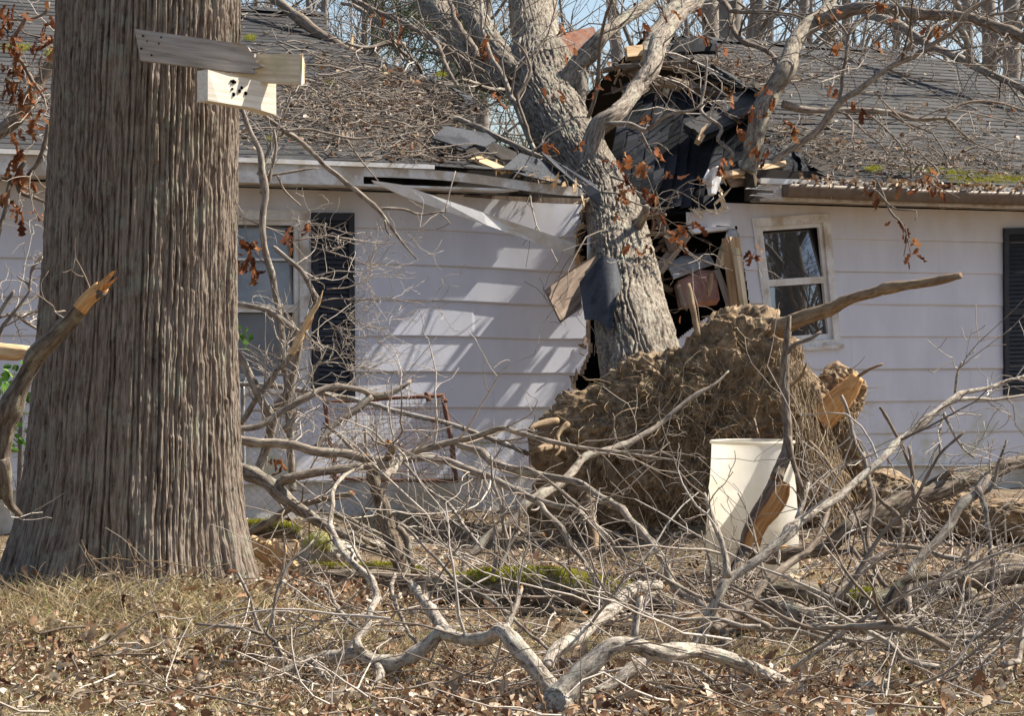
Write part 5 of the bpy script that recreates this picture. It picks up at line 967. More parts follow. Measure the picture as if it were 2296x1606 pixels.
for label, mt, ntw, polys in FB:
    m = MB(); e = MB(); tw = MB(); bk = 0
    for k, (z, Y, pts, b) in enumerate(polys):
        P, R = trace(z, pts, Y); big = R.max()
        P[:, 2] = np.maximum(P[:, 2], gz(P[:, 0], P[:, 1]) + R * (.85 if 'pale thick' in label else .4))
        tube(m, P, R, int(np.clip(2 * math.pi * big / .009, 7, 90)), (.018 if big > .05 else .03), (.019 if big > .09 else .010 if big > .035 else 0), .03, .16, lump=.24, seed=k * 3.1 + rng.uniform(0, 9))
        if b: broken(e, P, R, rng); bk = 1
        cnt = int(ntw * (.42 if k == 0 else .16))
        if cnt: twigs(rng, tw, P, R, cnt, (.15, .75), .008, 2, 3, zb=.02, wig=.2, floor=gfl, t0=.25, minr=.0022, tint=(.15, 1))
    root = tag(obj("fallen_branch", m, M[mt]), label, "branch", "branches fallen in the yard")
    if bk: obj("broken_end", e, M['split'], root, smooth=False)
    if tw.n: obj("twigs", tw, M['twig'], root)
    if "bright cushion" in label or "slim mossy" in label or "short leg" in label:
        ms = MB(); P, R = trace(*[(polys[0][0], polys[0][2], polys[0][1])][0]); P, R = crom(P, R, .02)
        px = proj(P)[:, 0]; pts_, nn = [], []
        rngs = {"b": (1000, 1420, .9), "s": (680, 1000, .5), "t": (1895, 1960, 1.0)}["b" if "bright" in label else "s" if "slim" in label else "t"]
        for p, r, x in zip(P, R, px):
            if rngs[0] < x < rngs[1]:
                k = int(110 * rngs[2] * (1 if abs(x - (rngs[0] + rngs[1]) / 2) < (rngs[1] - rngs[0]) * .33 else .45))
                for a in rng.normal(.25, .55 if "bright" in label else .4, k):
                    if fbm(np.array([[x * .03, a * 2, 1.]]), 2)[0] > .36: d = np.array([0, -math.sin(a), math.cos(a)]); pts_.append(p + d * r * 1.04 + np.array([rng.normal(0, .01), 0, 0])); nn.append(d)
        pts_, nn = np.array(pts_), np.array(nn); moss_on(ms, pts_, nn, len(pts_) * 6, .009, (.25, 1)); tag(obj("moss", ms, M['moss'], root, smooth=False), kind="stuff")
# split fork with the orange wood in front of the drum
m = MB(); P, R = trace('k', [(900, -900, 50), (880, -740, 66), (860, -500, 78), (850, -300, 84), (860, -100, 84), (880, 60, 82), (880, 200, 78), (860, 330, 84), (815, 480, 110), (790, 590, 120)], [15.15, 15.1, 14.95]); tube(m, P, R, 36, .02, .008, .03, .1, lump=.15)
P2, R2 = trace('k', [(890, 200, 50), (915, 380, 46), (965, 560, 44), (1010, 690, 40), (1080, 800, 30)], [15.0, 14.95]); tube(m, P2, R2, 14, .03)
P3, R3 = trace('k', [(865, -560, 44), (940, -640, 42), (1090, -700, 38), (1180, -760, 26)], [15.0, 15.0]); tube(m, P3, R3, 14, .03)
P4, R4 = trace('k', [(815, 560, 130), (760, 700, 145), (690, 830, 150), (610, 960, 150), (545, 1090, 130), (500, 1230, 90)], [14.98, 14.93]); P4 = P4 + np.array([-.014, .05, 0]); tube(m, P4, R4 * .92, 40, .02, .01, .03, .1)
root = tag(obj("fallen_branch", m, M['darklimb']), "dark upright stem split open to orange wood in front of the drum", "branch", "branches fallen in the yard")
m = MB(); L_ = [(830, 600), (770, 680), (700, 800), (620, 900), (560, 1000), (510, 1090), (480, 1200)]; R_ = [(900, 640), (895, 740), (860, 830), (790, 930), (700, 1020), (650, 1110), (625, 1210)]
V = []
for (a, b), (c, d) in zip(L_, R_):
    row = []
    for t in np.linspace(0, 1, 14): x, y = D('k', a + (c - a) * t, b + (d - b) * t); row.append(at(x, y, 14.825 + .03 * abs(t - .5) + .012 * math.sin(t * 17 + a * .01)))
    V.append(row)
V = np.array(V); bcv = np.stack([np.repeat(np.linspace(0, .12, 14)[None], 7, 0), 0 * V[..., 0], np.repeat(np.linspace(0, .45, 7)[:, None], 14, 1)], -1)
m.add(V, grid_faces(7, 14), bcv.reshape(-1, 3)); m.add(V + np.array([0, .05, 0]), grid_faces(7, 14), bcv.reshape(-1, 3)); obj("split_face", m, M['split'], root)
m = MB(); P, R = trace('k', [(660, 1230, 40), (760, 1225, 30), (870, 1200, 20)], 14.87); tube(m, P, R, 10, .02); obj("split_face", m, M['split'], root)

# loose thin brushwood between the branches
rng = np.random.default_rng(91); m = MB(); n = 55; u = rng.uniform(0, 1, n); y = 1 / (1 / 10.7 + u * (1 / 16.4 - 1 / 10.7)); t = rng.uniform(-.09, .216, n); t = np.where(rng.uniform(0, 1, n) < .75, np.abs(rng.normal(.08, .085, n)) * 1.0 - .03, t); x = np.clip(t, -.1, .22) * y
C = np.stack([x, y, gz(x, y) + rng.uniform(0, .35, n) ** 1.0], -1)
ang = rng.normal(2.5, .6, n) * rng.choice([1, -1], n, p=[.75, .25]); d = np.stack([np.cos(ang), rng.normal(0, .5, n), np.abs(np.sin(ang)) * rng.uniform(.2, 1, n) * rng.choice([1, -.6], n)], -1)
P, R = grow(rng, C, d, rng.uniform(.5, 1.7, n), rng.uniform(.003, .009, n), 8, .13)
P[..., 2] = np.maximum(P[..., 2], gz(P[..., 0], P[..., 1]) + .02); many_tubes(m, P, np.maximum(R, .0022), 5, rng.uniform(.2, 1, n))
j = rng.integers(0, n, 260); k = rng.integers(1, 8, 260); T = unit(P[j, k] - P[j, k - 1]); Q, RR = grow(rng, P[j, k], spread_dirs(rng, T, .4, 1.0), rng.uniform(.12, .5, 260), R[j, k] * .6, 6, .2)
Q[..., 2] = np.maximum(Q[..., 2], gz(Q[..., 0], Q[..., 1]) + .01); many_tubes(m, Q, np.maximum(RR, .0019), 4, rng.uniform(.2, 1, 260))
tag(obj("brushwood", m, M['twig'], origin=(1, 13, 0)), kind="stuff")

# loose bare sticks, each its own, that nothing in the photo tells apart
rng = np.random.default_rng(73)
for k in range(30):
    y = 1 / rng.uniform(1 / 13.2, 1 / 10.9); x = rng.uniform(.06, .215) * y; a = rng.choice([2.6, .5, -.4, 3.4]) + rng.normal(0, .4)
    d = np.array([[math.cos(a), rng.normal(0, .5), rng.uniform(-.1, .75)]]); L = rng.uniform(.6, 1.7); r = rng.uniform(.007, .017)
    P, R = grow(rng, np.array([[x, y, gz(x, y) + rng.uniform(.03, .22)]]), d, np.array([L]), np.array([r]), 9, .17); P = P[0]; R = R[0]; P[:, 2] = np.maximum(P[:, 2], gz(P[:, 0], P[:, 1]) + .012)
    if inside(proj(crom(P, R, .04)[0]), [(1560, 975), (1800, 975), (1800, 1290), (1560, 1290)]).any(): continue
    m = MB(); tube(m, P, R, 9, .03, lump=.2, seed=k * 1.3)
    for q in range(3):
        i = rng.integers(2, 7); Q, RR = grow(rng, P[i:i + 1], spread_dirs(rng, unit(P[i:i + 1] - P[i - 1:i]), .5, .95), np.array([L * rng.uniform(.3, .55)]), np.array([R[i] * .65]), 7, .18, .03); Q[..., 2] = np.maximum(Q[..., 2], gz(Q[..., 0], Q[..., 1]) + .01); tube(m, Q[0], RR[0], 7, .03, lump=.2)
    tw = MB(); twigs(rng, tw, P, R, 4, (.15, .5), .005, 2, 2, floor=gfl, minr=.002, tint=(.2, 1))
    root = tag(obj("loose_stick", m, M[('limb', 'pale', 'darklimb')[k % 3]]), "loose bare forked stick lying in the tangle of branches on the grass", "stick", "loose sticks in the tangle"); obj("twigs", tw, M['twig'], root)

# splintered branches near the big trunk
rng = np.random.default_rng(12)
def small_branch(label, mt, polys, ntw, ends=True, cat="branch", endmat='split', group=None, twl=(.15, .6)):
    m = MB(); e = MB(); tw = MB(); bk = 0
    for k, (z, Y, pts, b) in enumerate(polys):
        P, R = trace(z, pts, Y); tube(m, P, R, int(np.clip(2 * math.pi * R.max() / .008, 7, 70)), .025, .009 if R.max() > .04 else 0, .035, .12, lump=.18, seed=k * 2.2)
        if b: broken(e, P, R, rng, 1.0 if b == 1 else 3.0); bk = 1
        if ntw and k < 4: twigs(rng, tw, P, R, max(1, int(ntw / (1 + k))), twl, .006, 2, 3, zb=.03, minr=.0019, tint=(.3, 1))
    root = tag(obj("fallen_branch" if cat == "branch" else "sapling", m, M[mt]), label, cat, group)
    if bk: obj("broken_end", e, M[endmat], root, smooth=False)
    if tw.n: obj("twigs", tw, M['twig'], root)
    return root
r = small_branch("crooked broken branch leaning on the big trunk with a torn orange end", 'log', [
 ('m1', [12.35, 12.25, 12.0], [(-40, 1750, 110), (0, 1520, 122), (45, 1300, 122), (92, 1150, 122), (150, 1010, 122), (212, 900, 116), (258, 820, 132), (350, 720, 122), (430, 630, 112), (500, 540, 104), (560, 470, 96), (640, 400, 92)], 2),
 ('b1', [12.3, 12.4], [(20, -40, 90), (32, 60, 92), (32, 150, 90), (62, 250, 56), (135, 325, 36)], 0)], 2)
m = MB(); P, R = trace('m1', [(500, 540, 100), (560, 470, 98), (640, 405, 94), (650, 395, 80)], 12.02); tube(m, P + np.array([.006, -.012, .006]), R, 24, .02, .008, .03, .2, lump=.2); obj("bare_wood", m, M['split'], r)
r = small_branch("split pale limb lying level beside the big trunk", 'palesplit', [('m1', [12.6, 12.6], [(-160, 790, 110), (0, 800, 108), (110, 805, 100), (190, 800, 70)], 2)], 0, endmat='palesplit')
small_branch("smooth grey sapling with twin stems rising in front of the screened window", 'limb', [
 ('t2', [17.0, 17.2], [(430, 3040, 46), (420, 2700, 48), (412, 2500, 50), (390, 2260, 46), (372, 2050, 42), (352, 1900, 42), (342, 1740, 42), (312, 1580, 42), (282, 1390, 42), (243, 1240, 44), (240, 1100, 44)][:2], 0),
 ('m2', [16.9, 17.0, 17.1], [(425, 1700, 46), (415, 1450, 48), (410, 1300, 50), (392, 1100, 44), (372, 900, 40), (352, 750, 40), (340, 600, 42), (312, 450, 42), (282, 280, 42), (243, 130, 42), (232, 0, 42), (240, -110, 42), (240, -230, 44), (222, -390, 44), (205, -500, 36), (140, -640, 30), (85, -800, 24), (60, -900, 18)], 0),
 ('t2', [17.1, 17.2], [(212, 1175, 30), (260, 1080, 24), (310, 950, 20), (372, 800, 15), (440, 650, 10)], 0), ('t2', [17.1, 17.1], [(232, 1300, 24), (290, 1200, 22), (330, 1000, 20), (320, 870, 18)], 0)], 16, cat="sapling", group="saplings by the fence")
r = small_branch("snapped sapling with a long splinter of orange wood by the shutter", 'limb', [
 ('m2', [16.6, 16.5], [(60, 1290, 34), (110, 1230, 36), (230, 1060, 36), (340, 910, 40), (430, 800, 44), (510, 650, 44)], 2),
 ('m2', [16.6, 16.7], [(-60, 495, 34), (40, 500, 36), (230, 520, 36), (320, 570, 40), (400, 635, 46), (455, 690, 56), (460, 760, 54), (432, 900, 52), (392, 1040, 56), (330, 1180, 60), (275, 1350, 62), (230, 1500, 60), (200, 1640, 56)], 0),
 ('m2', [16.7, 16.6], [(300, 130, 20), (400, 212, 30), (480, 282, 32), (540, 390, 32), (582, 462, 34)], 0),
 ('m2', [16.5, 16.5], [(30, 720, 30), (110, 880, 50), (190, 1030, 52), (250, 1150, 56), (300, 1220, 50)], 0)], 20, cat="sapling", group="saplings by the fence")
m = MB(); P, R = trace('m2', [(415, 820, 44), (470, 720, 46), (520, 620, 44), (570, 520, 34), (592, 480, 20), (618, 405, 4)], 16.48); tube(m, P, R, 14, .02, .006, .015, .4, lump=.3); obj("bare_wood", m, M['palesplit'], r)
small_branch("grey branch arching over the gate with a snapped orange tip", 'limb', [
 ('m2', [16.2, 16.4, 16.6], [(20, 1300, 36), (200, 1280, 42), (330, 1200, 46), (500, 1100, 46), (600, 1050, 42), (740, 1025, 36), (870, 1052, 36), (922, 1082, 46), (1060, 1062, 40), (1175, 992, 24)], 1),
 ('m2', [16.5, 16.3], [(922, 1090, 46), (830, 1172, 46), (700, 1262, 46), (622, 1350, 42), (560, 1420, 36)], 0), ('m2', [16.4, 16.5], [(480, 1060, 16), (540, 960, 16), (600, 850, 16), (645, 760, 12)], 0)], 14)
small_branch("stub of pale wood slanting through the chain link", 'limb', [('m2', [16.3, 16.3], [(620, 1255, 16), (720, 1340, 22), (830, 1450, 24), (880, 1520, 20)], 0), ('m2', [16.3, 16.3], [(885, 1290, 16), (890, 1450, 20), (888, 1520, 20)], 0), ('m2', [16.3, 16.3], [(360, 1310, 40), (410, 1260, 42), (445, 1200, 30)], 1)], 4)
hb = small_branch("thin speckled branch hanging slantwise before the white siding", 'limb', [
 ('t2', [17.2, 17.4, 17.6], [(230, 750, 26), (260, 780, 28), (400, 882, 32), (500, 950, 33), (600, 1050, 31), (720, 1160, 32), (850, 1262, 31), (1000, 1390, 29), (1060, 1470, 25), (1110, 1530, 20), (1190, 1640, 16), (1280, 1745, 10)], 0),
 ('t2', [17.2, 17.4], [(392, 882, 20), (550, 868, 18), (700, 900, 16), (850, 930, 16), (1020, 920, 12)], 0), ('t2', [17.5, 17.6], [(1020, 1405, 22), (1120, 1400, 18), (1210, 1412, 18), (1300, 1442, 16), (1470, 1420, 10)], 0),
 ('t2', [17.4, 17.5], [(1065, 1480, 16), (1075, 1540, 14), (1110, 1590, 10)], 0), ('t2', [17.3, 17.4], [(225, 1195, 16), (400, 1160, 18), (550, 1135, 14), (620, 1130, 8)], 0)], 0)
m = MB()
for pts in ([(340, 1180, 16), (400, 1290, 14), (500, 1380, 10)], [(810, 940, 12), (900, 1070, 12), (1020, 1215, 8)], [(1440, 1440, 10), (1500, 1500, 8), (1410, 1540, 6)], [(1470, 1430, 10), (1500, 1290, 10), (1540, 1150, 8)]): P, R = trace('t2', pts, 17.3, 17.5); tube(m, P, np.maximum(R, .003), 6, .05)
obj("twigs", m, M['twig'], hb)
# fine spray of twigs in front of the shutter
m = MB(); rng = np.random.default_rng(5)
for z, pts in (('m2', [(590, 480), (700, 462), (850, 470), (1000, 452), (1200, 485), (1430, 462)]), ('m2', [(540, 130), (650, 160), (780, 200), (900, 245), (960, 262)]), ('m2', [(440, 90), (640, 60), (800, 85), (1000, 110), (1250, 70)]), ('m2', [(450, 925), (580, 885), (700, 870), (850, 905), (1050, 930), (1180, 980)]), ('m2', [(600, 510), (750, 550), (900, 640), (1080, 650)]), ('m2', [(600, 880), (720, 840), (900, 850), (1010, 800)]), ('t2', [(60, 1440), (250, 1520), (420, 1560), (600, 1510), (850, 1580)]), ('m2', [(610, 575), (700, 640), (790, 672)]), ('m2', [(640, 400), (780, 390), (900, 330), (940, 300)])):
    P, R = trace(z, [(a, b, 9) for a, b in pts], 17.0, 17.15); R = np.linspace(.006, .0022, len(R)); tube(m, P, R, 5, .04); twigs(rng, m, P, R, 12, (.12, .5), .003, 2, 3, minr=.0016, tint=(.3, 1))
tag(obj("shrub", m, M['twig']), "fine spray of bare shrub twigs in front of the dark shutter", "shrub")
m = MB(); hang_leaves(rng, m, np.array([at(x, y, 16.95) for x, y in ((535, 545), (550, 550), (545, 580), (565, 590), (570, 610), (560, 575), (530, 560), (575, 540), (655, 505), (650, 530), (690, 488), (615, 1020), (625, 1030), (890, 990))]), 3, (.09, .15)); tag(obj("leaf_cluster", m, M['leaf']), "curled orange leaves clinging to the sapling by the window", "leaf cluster")
m = MB(); C = np.array([at(x + rng.normal(0, 8), y + rng.normal(0, 9), 16.8) for x, y in ((540, 745), (535, 760), (548, 775), (530, 735), (545, 765)) for _ in range(4)]); n = len(C); leaves(rng, m, C, unit(rng.normal(size=(n, 3)) + [0, 0, .5]), unit(rng.normal(size=(n, 3)) + [0, -1, .3]), rng.uniform(.04, .08, n), .4, rows=5); tag(obj("evergreen_sprig", m, M['green']), "small sprig of glossy green leaves beside the big trunk", "sprig")

# ------------------------------------------------------------------ big standing oak
big = empty("big_tree", (TX, TY, .25), "massive standing oak trunk with deeply furrowed bark and boards nailed to it", "tree")
mb = MB(); zz = np.concatenate([np.arange(-.1, 3.75, .0072), np.linspace(3.8, 7, 30)])
th = np.concatenate([np.linspace(math.radians(165), math.radians(375), 820, endpoint=False), np.linspace(math.radians(375), math.radians(525), 110, endpoint=False)]); nt = len(th)
mp = .00249
def prof(z):
    r = np.interp(z, [-.2, .05, .2, .32, .45, .62, .9, 1.53, 2.5, 3.52, 7], [.86, .79, .735, .70, .665, .632, .60, .558, .528, .512, .45]); cxx = np.interp(z, [0, .3, .6, 1.53, 3.52, 7], [280, 282, 288, 302, 326, 350]); return r, (cxx - 1148) * mp
r0, cx = prof(zz); TH, ZZ = np.meshgrid(th, zz); Rr = np.repeat(r0[:, None], nt, 1)
flare = sst(.9, .1, ZZ) * (.025 * np.cos(3 * TH + .6) + .03 * np.cos(7 * TH + 2)) ; Rr = Rr + flare + .012 * np.cos(4 * TH + ZZ * .5) + .02 * (fbm(np.stack([np.cos(TH) * 2, np.sin(TH) * 2, ZZ * .9], -1), 3) - .5)
bc = np.stack([.55 * np.cos(TH), .55 * np.sin(TH), ZZ], -1)
# furrows: long ridges that fork and rejoin
e = fbm(bc * np.array([130, 130, 14.]), 3) - .5; rg1 = ridges(TH, ZZ, 104, 2.0, .75, .72, 2.4); rg2 = ridges(TH, ZZ, 190, 5.0, .5, .9, 3.0)
Rr = Rr + .034 * (rg1 - .75) * (.7 + .6 * vn(bc * np.array([7, 7, 1.6]))) + .006 * (rg2 - .75) + .013 * e + .008 * (fbm(bc * np.array([40, 40, 30.]), 2) - .5)
V = np.stack([cx[:, None] + Rr * np.cos(TH), TY + .08 + Rr * np.sin(TH), ZZ], -1); mb.add(V, grid_faces(len(zz), nt, True), bc.reshape(-1, 3)); obj("trunk", mb, M['oak'], big)
mb = MB()   # boughs above the frame, which carry the shade
for a, ln, zt in ((.3, 3.2, 5.6), (2.4, 3.0, 6.0), (4.2, 2.8, 6.4), (5.4, 2.6, 6.8)):
    d = np.array([math.cos(a), math.sin(a), .7]); p0 = np.array([-2.0, TY, zt]); tube(mb, [p0, p0 + d * ln * .5, p0 + d * ln + np.array([0, 0, .6])], [.22, .15, .06], 14, .1)
obj("bough", mb, M['oak'], big)
# boards nailed to it
def zb(z, pts): return [(*D(z, x, y), Y) for x, y, Y in pts]
def nails(mb, zone, pts, Y, r=.004):
    for x, y in pts:
        a, b = D(zone, x, y); c = at(a, b, Y); rr = r * random.Random(x * 31 + y).uniform(.55, 1.1); tube(mb, [c + np.array([0, .02, 0]), c + np.array([0, -.017, 0])], [rr, rr * .9], 10, .01, lump=.5)
bpts = zb('t1', [(912, 195, 12.80), (1540, 285, 12.74)]) + zb('t2', [(75, 285, 12.72), (120, 300, 12.72), (150, 318, 12.72), (165, 345, 12.72), (195, 362, 12.72), (190, 385, 12.72), (225, 395, 12.72), (200, 418, 12.72), (232, 430, 12.72), (252, 447, 12.72), (180, 468, 12.72), (205, 480, 12.72), (190, 500, 12.72), (0, 478, 12.72)]) + zb('t1', [(950, 408, 12.80)])
mb = MB(); slab(mb, [at(*p) for p in bpts], .04); b1 = tag(obj("weathered_plank", mb, M['board'], smooth=False), "grey weathered plank with a torn end nailed across the big trunk", "plank")
mb = MB(); nails(mb, 't1', [(962, 240), (990, 275), (1085, 250), (1070, 292), (950, 325), (1020, 370), (1605, 440), (1670, 440), (1705, 370)], 12.77, .006); obj("nail_hole", mb, M['felt'], b1)
mb = MB(); slab(mb, [at(*p) for p in zb('t2', [(130, 362, 12.80), (500, 365, 12.78), (492, 570, 12.78), (60, 545, 12.80), (60, 420, 12.80)])], .04); c = zb('t2', [(500, 365, 12.76), (512, 420, 12.84), (520, 440, 12.84), (512, 560, 12.84), (492, 570, 12.76)]); slab(mb, [at(*p) for p in c], .02)
tag(obj("pale_plank", mb, M['paleboard'], smooth=False), "pale cracked plank end sticking out behind the grey plank", "plank")
mb = MB(); q = [at(*p) for p in zb('t2', [(-160, 470, 12.56), (-2, 497, 12.66), (188, 548, 12.80), (298, 562, 12.88), (300, 775, 12.88), (150, 730, 12.77), (-90, 690, 12.60), (-160, 680, 12.56)])]; slab(mb, q, .09)
b2 = tag(obj("bleached_block", mb, M['newboard'], smooth=False), "short bleached timber block with black nail holes under the grey plank", "timber block"); mb = MB(); 
for hx, hy in ((35, 545), (60, 552), (48, 548), (42, 597), (50, 635), (105, 590), (132, 627), (90, 612)): nails(mb, 't2', [(hx, hy)], 12.56 + (hx + 160) / 460 * .32 - .052, .011); obj("nail_hole", mb, M['felt'], b2)
# shoots and vines at its foot
mb = MB(); rng = np.random.default_rng(66)
for z, pts in (('b1', [(560, 770), (620, 710), (690, 690), (760, 695), (800, 760)]), ('b1', [(520, 480), (560, 570), (610, 650), (660, 695)]), ('b1', [(815, 475), (850, 530), (880, 600), (960, 660), (1060, 690), (1180, 780)]), ('b1', [(690, 590), (800, 605), (900, 615), (1000, 615), (1150, 640), (1290, 660), (1480, 630)]), ('b1', [(940, 890), (900, 800), (890, 740), (910, 690)]), ('b1', [(430, 960), (600, 870), (850, 830)]), ('b1', [(750, 945), (950, 885), (1120, 875)]), ('b1', [(1300, 640), (1340, 700), (1420, 800)]), ('b1', [(-10, 840), (80, 940), (150, 1060)])):
    P, R = trace(z, [(a, b, 7) for a, b in pts], 12.3, 12.35); tube(mb, P, R, 5, .03); twigs(rng, mb, P, R, 5, (.06, .22), .0022, 1, zb=.1)
tag(obj("vine_shoot", mb, M['rootbark']), "thin reddish vine shoots arching at the foot of the big trunk", "vine")

# ------------------------------------------------------------------ leafy oak branch at the far left edge
r = small_branch("white twigged oak branch full of orange leaves beside the big trunk", 'darklimb', [
 ('t1', [16.4, 16.6], [(-80, 900, 100), (60, 820, 96), (180, 700, 92), (280, 560, 86), (380, 380, 80), (470, 250, 60)], 0), ('t1', [16, 16], [(170, 120, 26), (80, 300, 24), (160, 440, 26), (260, 600, 22), (325, 700, 16)], 0), ('t1', [16, 16], [(320, 830, 30), (300, 960, 30), (260, 1090, 30), (180, 1180, 22)], 0), ('t1', [16, 16], [(170, 1080, 26), (125, 1150, 36), (140, 1290, 34), (240, 1330, 24), (320, 1370, 18)], 0),
 ('t1', [16, 15.9], [(70, 1140, 24), (60, 1280, 30), (20, 1470, 30), (-60, 1700, 30)], 0), ('t1', [16.1, 16.1], [(0, 690, 16), (150, 700, 18), (300, 680, 14)], 0), ('t1', [16.1, 16.1], [(-20, 120, 16), (180, 130, 18), (310, 80, 20), (330, 10, 16)], 0), ('t1', [16.1, 16.1], [(290, 370, 18), (265, 420, 18), (280, 560, 14)], 0)], 22)
m = MB(); pts = np.array([at(*D('t1', x, y), 15.95) for x, y in ((350, 20), (20, 180), (150, 190), (300, 180), (320, 230), (330, 270), (250, 280), (40, 270), (60, 330), (150, 320), (110, 380), (30, 430), (90, 460), (20, 560), (110, 560), (200, 590), (130, 630), (30, 640), (160, 710), (220, 620), (90, 900), (130, 960), (90, 1050), (160, 1010), (110, 1110), (50, 1290), (40, 1320), (80, 1240), (130, 1400), (100, 1420), (220, 1220), (230, 1400), (250, 790), (200, 820), (60, 90), (110, 30), (80, 560), (240, 700), (180, 500), (20, 90), (330, 310))]); hang_leaves(rng, m, pts, 3, (.08, .14)); obj("dead_leaves", m, M['leaf'], r)
small_branch("tangle of pale twigs against the siding beyond the big trunk", 'limb', [('m1', [16, 16.2], [(-30, 590, 18), (80, 560, 22), (180, 620, 22), (300, 690, 16)], 0), ('m1', [16, 16], [(190, 400, 16), (210, 270, 20), (275, 180, 16)], 0), ('m1', [16, 16], [(-20, 580, 22), (30, 500, 26), (90, 410, 24)], 0), ('m1', [16, 16], [(-20, 760, 26), (10, 650, 24), (80, 560, 22), (190, 400, 16), (110, 320, 10)], 0)], 10, group="branches fallen in the yard")
m = MB(); C = np.array([at(rng.uniform(-20, 105), rng.uniform(810, 1010), rng.uniform(16.4, 17)) for _ in range(110)]); n = len(C); leaves(rng, m, C, unit(rng.normal(size=(n, 3)) + [0, 0, -.2]), unit(rng.normal(size=(n, 3)) + [0, -.8, .6]), rng.uniform(.05, .09, n), .4, rows=5)
r = obj("holly_shrub", m, M['green']); tag(r, "green holly shrub showing beside the base of the big trunk", "shrub"); m = MB(); P, R = trace('d', [(40, 1160, 12), (45, 1000, 10), (50, 850, 6)], 16.7); tube(m, P, R, 6, .05); twigs(rng, m, P, R, 20, (.1, .4), .004, 2, 3); obj("stem", m, M['twigdark'], r)

# ------------------------------------------------------------------ fence and gate
fence = empty("chain_link_fence", (at(700, 1180, 17.9)[0], 17.9, .17), "bent galvanised chain link fence sagging towards the root ball", "fence")
rail = [(480, 858), (521, 860), (612, 866), (697, 879), (760, 890), (823, 904), (929, 933), (1000, 951), (1077, 976), (1130, 996), (1185, 1018)]
P, R = trace('d', [(a, b, 10.8) for a, b in rail], 17.9); m = MB(); tube(m, P, R, 12, .05, lump=.02); obj("rail", m, M['rail'], fence)
m = MB(); P2, R2 = trace('m2', [(112, 1620, 26), (110, 1300, 26), (106, 980, 26)], 17.93); tube(m, P2, R2, 12, .1, lump=0); box(m, P2[-1] + UP * .02, [1, 0, 0], [0, 1, 0], UP, .045, .045, .04); obj("post", m, M['metal'], fence)
m = MB(); RP, _ = crom(P, R, .0285); RP[:, 1] = 17.9; nr = 40; ws = []
cols = len(RP)
for j in range(0, cols - 1):
    x0, z1 = RP[j, 0], RP[j, 2] - .01; z0 = gz(x0, 17.9) + .01; n = nr; t = np.linspace(0, 1, n)
    zz_ = z1 + (z0 - z1) * t; xx = x0 + np.where((np.arange(n) + j) % 2, .0285, 0.0) * 1.0 + .01 * np.sin(t * 5 + j * .02) ; yy = 17.9 + .006 * np.where(np.arange(n) % 2, 1, -1) + .03 * np.sin(t * 6 + x0 * 2)
    ws.append(np.stack([xx, yy, zz_], -1))
ws = np.array(ws); many_tubes(m, ws, np.full(ws.shape[:2], .0019), 3); obj("chain_link", m, M['wire'], fence)
m = MB()
for k in range(2, cols - 1, 5): c = RP[k]; a = np.linspace(0, 6.283, 7); many_tubes(m, np.stack([np.full(7, c[0]) + .004 * a, c[1] + .022 * np.cos(a), c[2] + .022 * np.sin(a) + .004], -1)[None], np.full((1, 7), .0022), 4)
obj("wire_tie", m, M['wire'], fence)
m = MB()
for pts in ([(640, 1125, 20), (950, 1108, 22), (1180, 1092, 22), (1382, 1080, 24)], [(1380, 1075, 24), (1400, 1180, 28), (1425, 1300, 30), (1445, 1420, 32), (1465, 1640, 32)], [(622, 1090, 22), (640, 1190, 26), (655, 1340, 28), (672, 1420, 28), (690, 1560, 30), (700, 1680, 30)], [(660, 1600, 20), (900, 1620, 22), (1460, 1630, 22)]):
    P, R = trace('m2', pts, 18.15); tube(m, P, R, 12, .05, lump=.03)
gate = tag(obj("rusty_gate", m, M['rust']), "rusty tube framed gate leaning behind the bent fence rail", "gate")
m = MB(); P, R = trace('m2', [(1275, 1060, 30), (1285, 1085, 40), (1295, 1120, 30)], 18.12); tube(m, P, R, 10, .02); P, R = trace('m2', [(1370, 1120, 20), (1412, 1115, 24)], 18.1); tube(m, P, R, 8, .02); P, R = trace('m2', [(640, 1330, 10), (605, 1310, 12), (610, 1290, 12), (635, 1290, 10)], 18.1); tube(m, P, R, 6, .02); obj("latch", m, M['rust'], gate)
m = MB(); ws = []
for k in range(30):
    x = 660 + 740 * k / 29; a, b = D('m2', x, 1120 - 30 * k / 29), D('m2', x + 60 * k / 29 + 20, 1640); ws.append([at(a[0] + (b[0] - a[0]) * t + 1.5 * math.sin(k * 2.1 + t * 9), a[1] + (b[1] - a[1]) * t, 18.15) for t in np.linspace(0, 1, 12)])
for k in range(16):
    y = 1150 + 30 * k; a, b = D('m2', 650, y + 5), D('m2', 1400 + k * 4, y - 20); ws.append([at(a[0] + (b[0] - a[0]) * t, a[1] + (b[1] - a[1]) * t + 2.0 * math.sin(k * 1.7 + t * 8), 18.14) for t in np.linspace(0, 1, 12)])
ws = np.array(ws); many_tubes(m, ws, np.full(ws.shape[:2], .0017), 3); obj("wire_mesh", m, M['rust'], gate)

